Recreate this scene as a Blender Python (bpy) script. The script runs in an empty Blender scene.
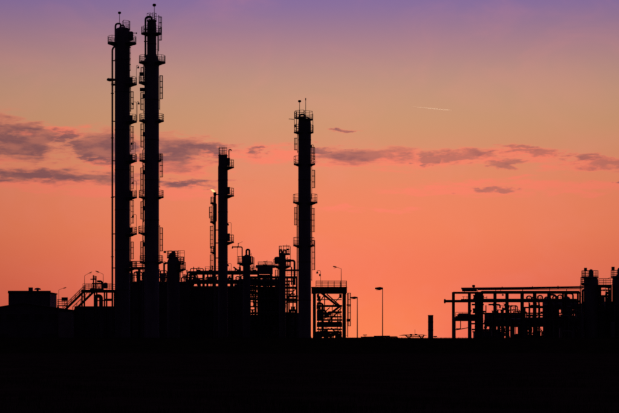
import bpy, math, random
from mathutils import Vector, Matrix
random.seed(11)
R = math.radians
S = bpy.context.scene
COL = S.collection

# ------------------------------------------------------------------ camera
F = 2000.0          # focal length in picture units (619 wide)
CX, HY = 309.5, 341.0
CAMH = 2.0
cd = bpy.data.cameras.new('camera'); cam = bpy.data.objects.new('camera', cd); COL.objects.link(cam)
cam.location = (0, 0, CAMH); cam.rotation_euler = (R(90), 0, 0)
cd.sensor_width = 36.0; cd.lens = F / 619.0 * 36.0
cd.shift_y = (HY - 206.5) / 619.0
cd.clip_start = 0.5; cd.clip_end = 200000
S.camera = cam

# ------------------------------------------------------------------ exposure
S.view_settings.view_transform = 'Standard'; S.view_settings.look = 'None'
S.view_settings.gamma = 1.0; S.view_settings.exposure = 0.0
S.view_settings.use_curve_mapping = False
S.render.engine = 'CYCLES'
S.cycles.max_bounces = 6; S.cycles.transparent_max_bounces = 8
S.cycles.use_denoising = False; S.cycles.filter_width = 1.9

SUN_AZ = math.atan((350 - CX) / F)      # just right of the lone column
SUN_EL = R(-1.5)                        # already below the horizon

def lin(r, g, b):
    f = lambda c: c / 12.92 if c <= .04045 else ((c + .055) / 1.055) ** 2.4
    return (f(r / 255), f(g / 255), f(b / 255), 1)

# ------------------------------------------------------------------ sky
W = bpy.data.worlds.new('World'); S.world = W; W.use_nodes = True
W.cycles.sampling_method = 'MANUAL'; W.cycles.sample_map_resolution = 512
nt = W.node_tree; nt.nodes.clear()
class E:                                 # tiny expression wrapper round shader sockets
    def __init__(s, k): s.k = k
    def __add__(a, b): return m_('ADD', a, b)
    def __radd__(a, b): return m_('ADD', b, a)
    def __sub__(a, b): return m_('SUBTRACT', a, b)
    def __rsub__(a, b): return m_('SUBTRACT', b, a)
    def __mul__(a, b): return m_('MULTIPLY', a, b)
    def __rmul__(a, b): return m_('MULTIPLY', b, a)
    def __truediv__(a, b): return m_('DIVIDE', a, b)
    def __rtruediv__(a, b): return m_('DIVIDE', b, a)
def put(sock, v):
    if isinstance(v, E): nt.links.new(v.k, sock)
    else: sock.default_value = v
def m_(op, a, b=0.0):
    n = nt.nodes.new('ShaderNodeMath'); n.operation = op
    put(n.inputs[0], a); put(n.inputs[1], b); return E(n.outputs[0])
def sstep(x, lo, hi):
    n = nt.nodes.new('ShaderNodeMapRange'); n.interpolation_type = 'SMOOTHSTEP'
    put(n.inputs[0], x); n.inputs[1].default_value = lo; n.inputs[2].default_value = hi
    return E(n.outputs[0])
def mixc(f, a, b, mode='MIX'):
    n = nt.nodes.new('ShaderNodeMix'); n.data_type = 'RGBA'; n.blend_type = mode
    put(n.inputs[0], f); put(n.inputs[6], a); put(n.inputs[7], b); return E(n.outputs[2])
def vec(x, y, z=0.0):
    n = nt.nodes.new('ShaderNodeCombineXYZ'); put(n.inputs[0], x); put(n.inputs[1], y); put(n.inputs[2], z); return E(n.outputs[0])
def noise(v, scale, detail=6, rough=.6, dist=0.0):
    n = nt.nodes.new('ShaderNodeTexNoise'); put(n.inputs['Vector'], v)
    n.inputs['Scale'].default_value = scale; n.inputs['Detail'].default_value = detail
    n.inputs['Roughness'].default_value = rough; n.inputs['Distortion'].default_value = dist
    return n
tc = nt.nodes.new('ShaderNodeTexCoord')
nrm = nt.nodes.new('ShaderNodeVectorMath'); nrm.operation = 'NORMALIZE'; nt.links.new(tc.outputs['Generated'], nrm.inputs[0])
sep = nt.nodes.new('ShaderNodeSeparateXYZ'); nt.links.new(nrm.outputs[0], sep.inputs[0])
dx, dy, dz = (E(sep.outputs[i]) for i in range(3))
az = m_('ARCTAN2', dx, dy)
el = m_('ARCSINE', dz)
eln = m_('MAXIMUM', el / (math.pi / 2), 0.0)
ramp = nt.nodes.new('ShaderNodeValToRGB'); put(ramp.inputs[0], eln)
def pel(py): return math.atan((HY - py) / F) / (math.pi / 2)
stops = [(pel(341), (249, 112, 88)), (pel(318), (248, 114, 87)), (pel(290), (246, 117, 88)), (pel(260), (245, 124, 90)), (pel(230), (244, 131, 93)),
         (pel(200), (240, 134, 98)), (pel(175), (231, 139, 102)), (pel(150), (218, 144, 108)), (pel(125), (207, 150, 113)),
         (pel(100), (200, 150, 121)), (pel(75), (189, 144, 129)), (pel(50), (176, 132, 137)), (pel(25), (155, 120, 146)),
         (pel(0), (134, 109, 158)), (.145, (104, 88, 148)), (.24, (56, 52, 108)), (.5, (22, 24, 60)), (1., (12, 14, 38))]
els = ramp.color_ramp.elements
while len(els) < len(stops): els.new(.5)
for e, (p, c) in zip(els, stops): e.position = p; e.color = lin(*c)
grad = E(ramp.outputs[0])
dAz = m_('WRAP', az - SUN_AZ, 0)
dAz.k.node.inputs[1].default_value = math.pi; dAz.k.node.inputs[2].default_value = -math.pi
fw = m_('MAXIMUM', el, 0.0) * 1.8 + .19
fall = 1.0 / (1.0 + (dAz / fw) * (dAz / fw))          # afterglow fades away from where the sun went down
glow = mixc(fall, (.012, .014, .024, 1), (1, 1, 1, 1))
sky = mixc(1.0, grad, glow, 'MULTIPLY')
warm = sstep(fall, .90, 1.0) * (1.0 - sstep(el, .0, .045))
sky = mixc(warm * .38, sky, (1.0, .33, .085, 1))
veil = E(noise(vec(az * 22, el * 34, 5.5), 1.0, 5, .55, .6).outputs['Fac'])      # thin high veil
sky = mixc(sstep(veil, .42, .72) * .11, sky, mixc(1.0, lin(250, 150, 140), glow, 'MULTIPLY'))
# clouds: banks low in the west, given by their bearing and height, ragged by noise
base = vec(az * 1000, el * 1000)
wn = noise(vec(az * 48, el * 170, 3.1), 1.0, 7, .62)
wsub = nt.nodes.new('ShaderNodeVectorMath'); wsub.operation = 'SUBTRACT'
nt.links.new(wn.outputs['Color'], wsub.inputs[0]); wsub.inputs[1].default_value = (.5, .5, .5)
wmul = nt.nodes.new('ShaderNodeVectorMath'); wmul.operation = 'MULTIPLY_ADD'
nt.links.new(wsub.outputs[0], wmul.inputs[0]); wmul.inputs[1].default_value = (80, 12, 0); nt.links.new(base.k, wmul.inputs[2])
warped = E(wmul.outputs[0])
fine = E(noise(vec(az * 75, el * 430, 7.7), 1.0, 7, .6).outputs['Fac']) - .5
patch = E(noise(vec(az * 70, el * 210, 12.2), 1.0, 6, .6).outputs['Fac'])
def bank(lst):
    best = None
    for (px, py, a, b) in lst:
        u = math.atan((px - CX) / F) * 1000; v = math.atan((HY - py) / F) * 1000
        a, b = a * .64, b * .66
        n = nt.nodes.new('ShaderNodeVectorMath'); n.operation = 'MULTIPLY_ADD'
        nt.links.new(warped.k, n.inputs[0]); n.inputs[1].default_value = (1 / a, 1 / b, 0); n.inputs[2].default_value = (-u / a, -v / b, 0)
        l = nt.nodes.new('ShaderNodeVectorMath'); l.operation = 'LENGTH'; nt.links.new(n.outputs[0], l.inputs[0])
        d = E(l.outputs['Value']); best = d if best is None else m_('MINIMUM', best, d)
    return 1.0 - best
DARK = [(2, 141, 30, 17), (30, 149, 30, 13), (68, 139, 13, 5), (106, 148, 25, 14), (100, 160, 13, 6), (176, 154, 28, 14), (203, 152, 18, 7),
        (18, 176, 34, 6), (58, 179, 32, 7), (98, 180, 34, 5), (192, 184, 34, 2.6), (253, 153, 11, 3.6), (344, 130, 17, 1.6),
        (360, 156, 38, 8), (324, 149, 13, 3), (428, 156.5, 15, 5), (420, 163, 10, 2), (468, 155, 27, 4), (502, 164, 19, 3),
        (530, 150, 14, 1.8), (540, 155, 22, 2.6), (582, 161, 18, 3.4), (605, 166, 22, 4), (486, 189, 20, 1.9), (612, 183, 10, 1.8), (-60, 150, 50, 14), (690, 170, 50, 8)]
PINK = [(60, 134, 30, 5), (108, 164, 18, 7), (50, 186, 70, 8), (95, 193, 50, 6), (180, 168, 34, 8), (180, 191, 36, 6), (250, 156, 38, 8),
        (290, 155, 30, 6), (360, 160, 48, 9), (410, 160, 34, 9), (460, 158, 34, 8), (530, 156, 34, 7), (590, 166, 34, 6), (555, 187, 40, 4),
        (430, 190, 44, 4), (486, 191, 30, 5), (600, 187, 24, 4), (345, 209, 24, 2.6), (390, 209, 20, 2.4), (470, 183, 40, 2.6), (580, 192, 34, 2.6), (520, 180, 24, 2), (-60, 165, 60, 10)]
dark = bank(DARK) + fine * 1.0
pink = bank(PINK) + fine * 1.9
away = sstep(m_('ABSOLUTE', az), .19, .32)               # the same cloud belt goes on round the horizon
belt = (E(noise(vec(az * 7, el * 42, 1.3), 1.0, 7, .6).outputs['Fac']) - .56) * 6.0 - 3.0 * (1.0 - sstep(el, .05, .075) * (1.0 - sstep(el, .11, .15)))
dark = m_('MAXIMUM', dark, belt - (1.0 - away) * 4.0)
lit = mixc(1.0, lin(252, 131, 105), glow, 'MULTIPLY')
mauve = mixc(1.0, mixc(sstep(patch + sstep(az, -.02, .06) * .14, .38, .68), lin(131, 87, 91), lin(178, 110, 98)), glow, 'MULTIPLY')
sky = mixc(sstep(pink, -.20, .80) * .85, sky, lit)
sky = mixc(sstep(dark, -.32, .12) * .45, sky, lit)
sky = mixc(sstep(dark, -.22, .62) * (.93 - sstep(az, -.02, .1) * .16), sky, mauve)
nish = nt.nodes.new('ShaderNodeTexSky'); nish.sky_type = 'NISHITA'; nish.sun_disc = False
nish.sun_elevation = SUN_EL; nish.sun_rotation = SUN_AZ; nish.dust_density = 3.0
b1 = nt.nodes.new('ShaderNodeBackground'); put(b1.inputs[0], sky); b1.inputs[1].default_value = 1.0
b2 = nt.nodes.new('ShaderNodeBackground'); nt.links.new(nish.outputs[0], b2.inputs[0]); b2.inputs[1].default_value = .003
ad = nt.nodes.new('ShaderNodeAddShader'); nt.links.new(b1.outputs[0], ad.inputs[0]); nt.links.new(b2.outputs[0], ad.inputs[1])
wo = nt.nodes.new('ShaderNodeOutputWorld'); nt.links.new(ad.outputs[0], wo.inputs[0])

# ------------------------------------------------------------------ sun (below the horizon: reaches only what is high up)
sl = bpy.data.lights.new('sun', 'SUN'); sl.energy = 3.0; sl.angle = R(.5); sl.color = (1, .72, .45)
so = bpy.data.objects.new('sun', sl); COL.objects.link(so)
sd = Vector((math.sin(SUN_AZ) * math.cos(SUN_EL), math.cos(SUN_AZ) * math.cos(SUN_EL), math.sin(SUN_EL)))
so.rotation_euler = sd.to_track_quat('Z', 'Y').to_euler(); so.location = (40, 600, 120)

# ------------------------------------------------------------------ materials
def mat(name, c1, c2, scale=1.5, rough=.8, metal=0.0, bump=.0, spec=.25, stretch=(1, 1, 1)):
    m = bpy.data.materials.new(name); m.use_nodes = True; t = m.node_tree; b = t.nodes['Principled BSDF']
    co = t.nodes.new('ShaderNodeTexCoord'); mp = t.nodes.new('ShaderNodeMapping'); mp.inputs['Scale'].default_value = stretch
    t.links.new(co.outputs['Object'], mp.inputs[0])
    n = t.nodes.new('ShaderNodeTexNoise'); n.inputs['Scale'].default_value = scale; n.inputs['Detail'].default_value = 5; n.inputs['Roughness'].default_value = .65
    t.links.new(mp.outputs[0], n.inputs['Vector'])
    r = t.nodes.new('ShaderNodeValToRGB'); r.color_ramp.elements[0].position = .35; r.color_ramp.elements[1].position = .68
    r.color_ramp.elements[0].color = (*c1, 1); r.color_ramp.elements[1].color = (*c2, 1)
    t.links.new(n.outputs[0], r.inputs[0]); t.links.new(r.outputs[0], b.inputs['Base Color'])
    b.inputs['Roughness'].default_value = rough; b.inputs['Metallic'].default_value = metal; b.inputs['Specular IOR Level'].default_value = spec
    if bump:
        bp = t.nodes.new('ShaderNodeBump'); bp.inputs['Strength'].default_value = bump; bp.inputs['Distance'].default_value = .05
        t.links.new(n.outputs[0], bp.inputs['Height']); t.links.new(bp.outputs[0], b.inputs['Normal'])
    return m
M = {
 'steel': mat('weathered_steel', (.07, .06, .055), (.14, .13, .125), 2.0, .75),
 'paint': mat('dark_paint', (.05, .055, .06), (.09, .095, .10), 1.2, .7),
 'galv': mat('galvanised_steel', (.14, .145, .15), (.22, .225, .23), 3.0, .7, .2),
 'clad': mat('insulation_cladding', (.13, .135, .145), (.20, .205, .21), .8, .7, .25, .1, .25, (1, 1, .25)),
 'rust': mat('rusty_steel', (.06, .03, .02), (.13, .075, .05), 2.5, .9),
 'panel': mat('wall_cladding', (.10, .105, .11), (.15, .155, .16), .6, .8, 0, .1, .2, (1, 1, .2)),
 'concrete': mat('stained_concrete', (.16, .15, .14), (.27, .26, .245), 1.0, .95, 0, .2, .1),
 'roof': mat('roof_felt', (.05, .05, .05), (.09, .088, .085), 1.0, .95, 0, .1, .05),
 'lamp': mat('lamp_housing', (.10, .10, .10), (.15, .15, .15), 3, .7),
 'glass': mat('dusty_glass', (.03, .035, .04), (.06, .065, .07), 2, .35),
 'soil': mat('field_soil', (.032, .023, .016), (.075, .055, .038), .25, 1.0, 0, .5, .0),
 'turf': mat('dry_turf', (.025, .026, .012), (.05, .048, .022), .6, 1.0, 0, .4, .0),
 'grass': mat('grass_blades', (.03, .038, .014), (.06, .065, .028), .8, 1.0, 0, 0, .0),
}
fm = bpy.data.materials.new('gas_flame'); fm.use_nodes = True
_t = fm.node_tree; _t.nodes.clear()
_e = _t.nodes.new('ShaderNodeEmission'); _l = _t.nodes.new('ShaderNodeLayerWeight'); _l.inputs[0].default_value = .4
_r = _t.nodes.new('ShaderNodeValToRGB'); _r.color_ramp.elements[0].color = (1, .72, .30, 1); _r.color_ramp.elements[1].color = (1, .36, .07, 1)
_t.links.new(_l.outputs['Facing'], _r.inputs[0]); _t.links.new(_r.outputs[0], _e.inputs[0]); _e.inputs[1].default_value = 1.15
_o = _t.nodes.new('ShaderNodeOutputMaterial'); _t.links.new(_e.outputs[0], _o.inputs[0])
cm = bpy.data.materials.new('contrail_ice'); cm.use_nodes = True     # ice cloud: scatters the sun forward
_t = cm.node_tree; _t.nodes.clear()
_v = _t.nodes.new('ShaderNodeVolumeScatter'); _v.inputs['Anisotropy'].default_value = .45; _v.inputs['Color'].default_value = (1, 1, 1, 1)
_v.inputs['Density'].default_value = .028
_o = _t.nodes.new('ShaderNodeOutputMaterial'); _t.links.new(_v.outputs[0], _o.inputs['Volume'])

# ------------------------------------------------------------------ mesh helpers
V = Vector
def frame(d):
    d = d.normalized(); a = V((0, 0, 1)) if abs(d.z) < .95 else V((1, 0, 0))
    u = d.cross(a).normalized(); return u, d.cross(u).normalized() * -1
class MB:
    def __init__(s): s.v = []; s.f = []
    def add(s, vs, fs):
        o = len(s.v); s.v += [tuple(p) for p in vs]; s.f += [tuple(i + o for i in f) for f in fs]; return s
    def box(s, x0, x1, y0, y1, z0, z1):
        return s.add([(x, y, z) for z in (z0, z1) for (x, y) in ((x0, y0), (x1, y0), (x1, y1), (x0, y1))],
                     [(3, 2, 1, 0), (4, 5, 6, 7), (0, 1, 5, 4), (1, 2, 6, 5), (2, 3, 7, 6), (3, 0, 4, 7)])
    def bar(s, p, q, w, h):
        p, q = V(p), V(q); u, v = frame(q - p); u *= w / 2; v *= h / 2
        return s.add([c + a * u + b * v for c in (p, q) for a, b in ((-1, -1), (1, -1), (1, 1), (-1, 1))],
                     [(3, 2, 1, 0), (4, 5, 6, 7), (0, 1, 5, 4), (1, 2, 6, 5), (2, 3, 7, 6), (3, 0, 4, 7)])
    def ibeam(s, p, q, w, h):                # an H section: two flanges and a web
        p, q = V(p), V(q); u, v = frame(q - p); t = min(w, h) * .14
        a, b = w / 2, h / 2; k = t / 2
        prof = [(-a, -b), (a, -b), (a, -b + t), (k, -b + t), (k, b - t), (a, b - t), (a, b), (-a, b), (-a, b - t), (-k, b - t), (-k, -b + t), (-a, -b + t)]
        n = len(prof); vs = [c + x * u + y * v for c in (p, q) for x, y in prof]
        fs = [(i, (i + 1) % n, n + (i + 1) % n, n + i) for i in range(n)]
        for o, r in ((0, 1), (n, 0)):
            for f in ((0, 1, 2, 11), (3, 4, 9, 10), (5, 6, 7, 8)):
                g = tuple(o + i for i in f); fs.append(g[::-1] if r else g)
        return s.add(vs, fs)
    def cyl(s, p, q, r, n=8, r2=None):
        p, q = V(p), V(q); u, v = frame(q - p); r2 = r if r2 is None else r2
        vs = [c + rr * (math.cos(2 * math.pi * i / n) * u + math.sin(2 * math.pi * i / n) * v) for c, rr in ((p, r), (q, r2)) for i in range(n)]
        fs = [(i, (i + 1) % n, n + (i + 1) % n, n + i) for i in range(n)] + [tuple(range(n))[::-1], tuple(range(n, 2 * n))]
        return s.add(vs, fs)
    def tube(s, pts, r, n=8, closed=False):
        pts = [V(p) for p in pts]; m = len(pts); rings = []; u = None
        for i, p in enumerate(pts):
            a = pts[i - 1] if i or closed else p; b = pts[(i + 1) % m] if i < m - 1 or closed else p
            d = (b - a).normalized()
            if u is None: u = frame(d)[0]
            u = (u - u.dot(d) * d).normalized(); v = d.cross(u)
            rr = r[i] if isinstance(r, (list, tuple)) else r
            rings.append([p + rr * (math.cos(2 * math.pi * k / n) * u + math.sin(2 * math.pi * k / n) * v) for k in range(n)])
        fs = []
        for i in range(m if closed else m - 1):
            j = (i + 1) % m
            fs += [(i * n + k, i * n + (k + 1) % n, j * n + (k + 1) % n, j * n + k) for k in range(n)]
        if not closed: fs += [tuple(range(n))[::-1], tuple(range((m - 1) * n, m * n))]
        return s.add([p for g in rings for p in g], fs)
    def lathe(s, prof, c=(0, 0, 0), ax='z', n=24):   # prof: (radius, height) pairs, radius 0 closes an end
        vs = []; fs = []; idx = []
        for r, h in prof:
            if r <= 1e-5: idx.append([len(vs)]); vs.append((0, 0, h))
            else:
                idx.append(list(range(len(vs), len(vs) + n))); vs += [(r * math.cos(2 * math.pi * i / n), r * math.sin(2 * math.pi * i / n), h) for i in range(n)]
        for a, b in zip(idx, idx[1:]):
            for i in range(n):
                j = (i + 1) % n
                if len(a) == 1 and len(b) == 1: continue
                if len(a) == 1: fs.append((a[0], b[j], b[i]))
                elif len(b) == 1: fs.append((a[i], a[j], b[0]))
                else: fs.append((a[i], a[j], b[j], b[i]))
        if ax == 'x': vs = [(h, x, y) for x, y, h in vs]
        if ax == 'y': vs = [(y, h, x) for x, y, h in vs]
        return s.add([(x + c[0], y + c[1], z + c[2]) for x, y, z in vs], fs)
    def build(s, name, m, parent=None, loc=None):
        me = bpy.data.meshes.new(name); me.from_pydata(s.v, [], s.f); me.update()
        me.polygons.foreach_set('use_smooth', [True] * len(me.polygons)); me.set_sharp_from_angle(angle=R(38))
        me.materials.append(M[m] if isinstance(m, str) else m)
        o = bpy.data.objects.new(name, me); COL.objects.link(o)
        if parent is not None: o.parent = parent
        if loc: o.location = loc
        return o
def bend(pts, r, k=5):                       # round the corners of a polyline
    pts = [V(p) for p in pts]; out = [pts[0]]
    for a, b, c in zip(pts, pts[1:], pts[2:]):
        d1 = (a - b); d2 = (c - b); q = min(r, d1.length * .48, d2.length * .48); p0 = b + d1.normalized() * q; p1 = b + d2.normalized() * q
        for i in range(k + 1):
            t = i / k; out.append((1 - t) ** 2 * p0 + 2 * t * (1 - t) * b + t * t * p1)
    return out + [pts[-1]]
def tag(o, label, cat, group=None, kind=None):
    o['label'] = label; o['category'] = cat
    if group: o['group'] = group
    if kind: o['kind'] = kind
    return o
class T:                                     # a thing: an Empty at its base; px/py are bearings, D its distance in metres
    def __init__(s, name, label, cat, px, D, group=None, z=0.0):
        s.px, s.D, s.z0 = px, D, z
        s.o = bpy.data.objects.new(name, None); COL.objects.link(s.o); s.o.empty_display_size = 1
        s.o.location = ((px - CX) * D / F, D, z); tag(s.o, label, cat, group)
        s.k = D / F
    def x(s, px): return (px - s.px) * s.k
    def z(s, py): return CAMH + (HY - py) * s.k - s.z0
    def P(s, px, py, y=0): return V((s.x(px), y, s.z(py)))
    def part(s, mb, name, m, parent=None): return mb.build(name, m, parent or s.o)
def wz(py, D): return CAMH + (HY - py) * D / F

# ------------------------------------------------------------------ part builders
RR = .042                                    # rail radius
def straight_rail(mb, p, q, h=1.2, r=RR, rails=(.38, .8, 1.2), step=1.3):
    p, q = V(p), V(q); n = max(1, round((q - p).length / step))
    for i in range(n + 1):
        c = p.lerp(q, i / n); mb.cyl(c, c + V((0, 0, h)), r, 5)
    for k in rails: mb.cyl(p + V((0, 0, k)), q + V((0, 0, k)), r, 5)
def railing(t, pts, parent=None, m='galv', **kw):
    mb = MB()
    for a, b in zip(pts, pts[1:]): straight_rail(mb, a, b, **kw)
    return t.part(mb, 'railing', m, parent)
def pol(r, a, z=0): return V((r * math.cos(R(a)), r * math.sin(R(a)), z))
def platform(t, py, rin, spans, h=1.25, thick=.2, brackets=True, c=(0, 0)):
    z = t.z(py); C = V((c[0], c[1], 0))
    for a0, a1, rout in spans:
        n = max(4, int(abs(a1 - a0) / 12)); mb = MB(); vs = []; fs = []
        for i in range(n + 1):
            a = a0 + (a1 - a0) * i / n
            for rr, zz in ((rin, z), (rout, z), (rout, z - thick), (rin, z - thick)): vs.append(C + pol(rr, a, zz))
        for i in range(n):
            for k in range(4): fs.append((i * 4 + k, i * 4 + (k + 1) % 4, i * 4 + 4 + (k + 1) % 4, i * 4 + 4 + k))
        fs += [(0, 1, 2, 3), (n * 4 + 3, n * 4 + 2, n * 4 + 1, n * 4)]
        full = abs(a1 - a0) >= 359
        mb.add(vs, fs); pl = t.part(mb, 'platform', 'galv')
        ro = rout - .06; rb = MB(); N = max(4, int(R(abs(a1 - a0)) * ro / .9))
        arc = [C + pol(ro, a0 + (a1 - a0) * i / N, z) for i in range(N + 1)]
        for i in range(0, N + 1): rb.cyl(arc[i], arc[i] + V((0, 0, h)), RR, 5)
        for k in [q for q in (.12, .42, .84) if q < h] + [h]: rb.tube([p + V((0, 0, k)) for p in arc], RR if k > .2 else .05, 5)
        if not full:
            for a in (a0, a1):
                for k in [q for q in (.42, .84) if q < h] + [h]: rb.cyl(C + pol(rin + .05, a, z + k), C + pol(ro, a, z + k), RR, 5)
        t.part(rb, 'railing', 'galv', pl)
        if brackets:
            for a in ([a0 + (a1 - a0) * q for q in ((.08, .36, .64, .92) if not full else (.05, .2, .35, .5, .65, .8, .95))]):
                w = pol(.05, a + 90); p0, p1, p2 = C + pol(rin - .02, a, z - thick), C + pol(rout - .15, a, z - thick), C + pol(rin - .02, a, z - thick - (rout - rin) * .38)
                b = MB().add([p0 - w, p1 - w, p2 - w, p0 + w, p1 + w, p2 + w], [(0, 1, 2), (5, 4, 3), (0, 3, 4, 1), (1, 4, 5, 2), (2, 5, 3, 0)])
                t.part(b, 'bracket', 'steel', pl)
def ladder(t, py0, py1, rs, ang, cage=True, off=.16, c=(0, 0), hoop=1.15):
    z0, z1 = sorted((t.z(py0), t.z(py1))); C = V((c[0], c[1], 0)); n = pol(1, ang); tg = pol(1, ang + 90)
    mb = MB(); b = C + n * (rs + off)
    for s in (-.24, .24): mb.cyl(b + tg * s + V((0, 0, z0)), b + tg * s + V((0, 0, z1)), .05, 5)
    k = z0 + .2
    while k < z1: mb.cyl(b - tg * .24 + V((0, 0, k)), b + tg * .24 + V((0, 0, k)), .018, 4); k += .32
    for k in (z0 + .3, z1 - .3): mb.cyl(C + n * (rs - .35) + V((0, 0, k)), b + V((0, 0, k)), .03, 4)
    ld = t.part(mb, 'ladder', 'galv')
    if cage:
        cg = MB(); k = z0 + (2.2 if z1 - z0 > 6 else .6); hs = []
        while k < z1 + .1: hs.append(k); k += hoop
        arc = [b + tg * (.36 * math.cos(R(q))) + n * (.62 * math.sin(R(q))) for q in range(0, 181, 20)]
        for k in hs: cg.tube([p + V((0, 0, k)) for p in arc], .045, 4)
        if len(hs) > 1:
            for i in (0, 2, 4, 6, 8): cg.cyl(arc[i] + V((0, 0, hs[0])), arc[i] + V((0, 0, hs[-1])), .038, 4)
            t.part(cg, 'cage', 'galv', ld)
def pipe(t, pts, r, name='pipe', m='clad', rad=None, parent=None, n=10, flanges=()):
    pts = [V(p) for p in pts]
    o = t.part(MB().tube(bend(pts, rad or r * 3), r, n), name, m, parent)
    for i, f in flanges:
        a, b = pts[i], pts[i + 1]; d = (b - a).normalized(); c = a.lerp(b, f)
        t.part(MB().cyl(c - d * .06, c + d * .06, r * 1.7, 12), 'flange', 'steel', o if parent is None else parent)
    return o
def beacon(t, px, py_top, py_base, y=0, w=3.2, h=2.2, box=True):
    z0, z1 = t.z(py_base), t.z(py_top); x = t.x(px); k = t.k
    m = t.part(MB().cyl((x, y, z0), (x, y, z1 - (h * k if box else 0)), .07, 6, .05), 'mast', 'galv')
    if box:
        zb = z1 - h * k; w = w * k / 2
        t.part(MB().lathe([(0, zb - .02), (w * .6, zb), (w, zb + h * k * .25), (w, zb + h * k * .75), (w * .7, zb + h * k), (0, zb + h * k)], (x, y, 0), n=10), 'beacon', 'lamp', m)
def gooseneck(t, px, py_base, py_top, reach, y=0, drop=1.2, r=.045):
    x, z0, z1 = t.x(px), t.z(py_base), t.z(py_top); e = x + reach * t.k
    pts = bend([(x, y, z0), (x, y, z1), (e, y, z1), (e, y, z1 - drop * t.k)], .25, 5)
    p = t.part(MB().tube(pts, r, 6), 'lamp_pole', 'galv')
    t.part(MB().lathe([(0, .1), (.09, .08), (.2, -.16), (.2, -.34), (0, -.36)], (e, y, z1 - drop * t.k), n=10), 'lamp_head', 'lamp', p)
def box_on(t, px, py, w, h, y, m='paint', name='junction_box'):
    x, z = t.x(px), t.z(py); return t.part(MB().box(x - w / 2, x + w / 2, y - .25, y + .25, z - h / 2, z + h / 2), name, m)
def valve(t, p, r, axis='x', wheel='up', parent=None):
    p = V(p); d = V((1, 0, 0)) if axis == 'x' else (V((0, 0, 1)) if axis == 'z' else V((0, 1, 0)))
    mb = MB().cyl(p - d * r * 2.2, p, r * 1.5, 10, r * .8).cyl(p, p + d * r * 2.2, r * .8, 10, r * 1.5)
    up = V((0, 0, 1)) if axis != 'z' else V((1, 0, 0))
    if wheel == 'out': up = V((0, -1, 0))
    mb.cyl(p, p + up * r * 4, r * .35, 6)
    v = t.part(mb, 'valve', 'paint', parent)
    u, w = frame(up); c = p + up * r * 4; q = r * 1.7
    hw = MB().tube([c + u * q * math.cos(R(a)) + w * q * math.sin(R(a)) for a in range(0, 360, 30)], r * .2, 5, True)
    hw.cyl(c - u * q, c + u * q, r * .13, 4).cyl(c - w * q, c + w * q, r * .13, 4)
    if parent is None: t.part(hw, 'handwheel', 'rust', v)
    else: t.part(hw, 'handwheel', 'rust', parent)
def steel_frame(t, pxs, levels, y0, y1, pw=.35, bh=.35, base=None, rows=2, cross=True, m='steel'):
    xs = [t.x(p) for p in pxs]; zs = [t.z(p) for p in levels]; top = max(zs)
    ys = [y0 + (y1 - y0) * i / max(1, rows - 1) for i in range(rows)]
    for x in xs:
        for y in ys:
            t.part(MB().ibeam((x, y, base or 0), (x, y, top + bh / 2 + .004), pw, pw), 'post', m)
    for z in zs:
        for y in ys:
            for a, b in zip(xs, xs[1:]): t.part(MB().ibeam((a + pw / 2, y, z), (b - pw / 2, y, z), pw * .8, bh), 'beam', m)
        if cross:
            for x in xs:
                for a, b in zip(ys, ys[1:]): t.part(MB().ibeam((x, a + pw / 2, z - .01), (x, b - pw / 2, z - .01), pw * .78, bh * .94), 'cross_beam', m)
def deck(t, px0, px1, py, y0, y1, thick=.12, planks=4):
    a, b, z = t.x(px0), t.x(px1), t.z(py); w = (b - a) / planks
    for i in range(planks): t.part(MB().box(a + i * w + .01, a + (i + 1) * w - .01, y0, y1, z, z + thick), 'deck_panel', 'galv')
def head_prof(r, z0, z1, k=.5, n=5):         # closed vessel with domed ends
    lo = [(r * math.sin(R(90 * i / n)), z0 + r * k * (1 - math.cos(R(90 * i / n)))) for i in range(n + 1)]
    hi = [(r * math.cos(R(90 * i / n)), z1 - r * k + r * k * math.sin(R(90 * i / n))) for i in range(n + 1)]
    lo[0] = (0, lo[0][1]); hi[-1] = (0, hi[-1][1]); return lo + hi
def drum(name, label, cat, px0, px1, py, rpx, D, zbase=0.0, group=None, nozzles=3):
    """horizontal vessel on two saddles"""
    pc = (px0 + px1) / 2; t = T(name, label, cat, pc, D, group, zbase); L = (px1 - px0) * t.k / 2; r = rpx * t.k; z = t.z(py)
    t.part(MB().lathe(head_prof(r, -L, L, .45), (0, 0, z), 'x', 20), 'shell', 'clad')
    for s in (-.55, .55):
        t.part(MB().box(s * L - .2, s * L + .2, -r * .8, r * .8, 0, z - r * .62), 'saddle', 'concrete')
        t.part(MB().lathe([(r * 1.012, -.06), (r * 1.035, -.06), (r * 1.035, .06), (r * 1.012, .06)], (s * L * 1.25, 0, z), 'x', 20), 'band', 'steel')
    for i in range(nozzles):
        x = L * (-.6 + 1.2 * (i + .5) / nozzles)
        nz = t.part(MB().cyl((x, 0, z + r * .9), (x, 0, z + r + .45), .14, 8), 'nozzle', 'steel')
        t.part(MB().cyl((x, 0, z + r + .45), (x, 0, z + r + .55), .26, 10), 'flange', 'steel', nz)
    return t
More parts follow.
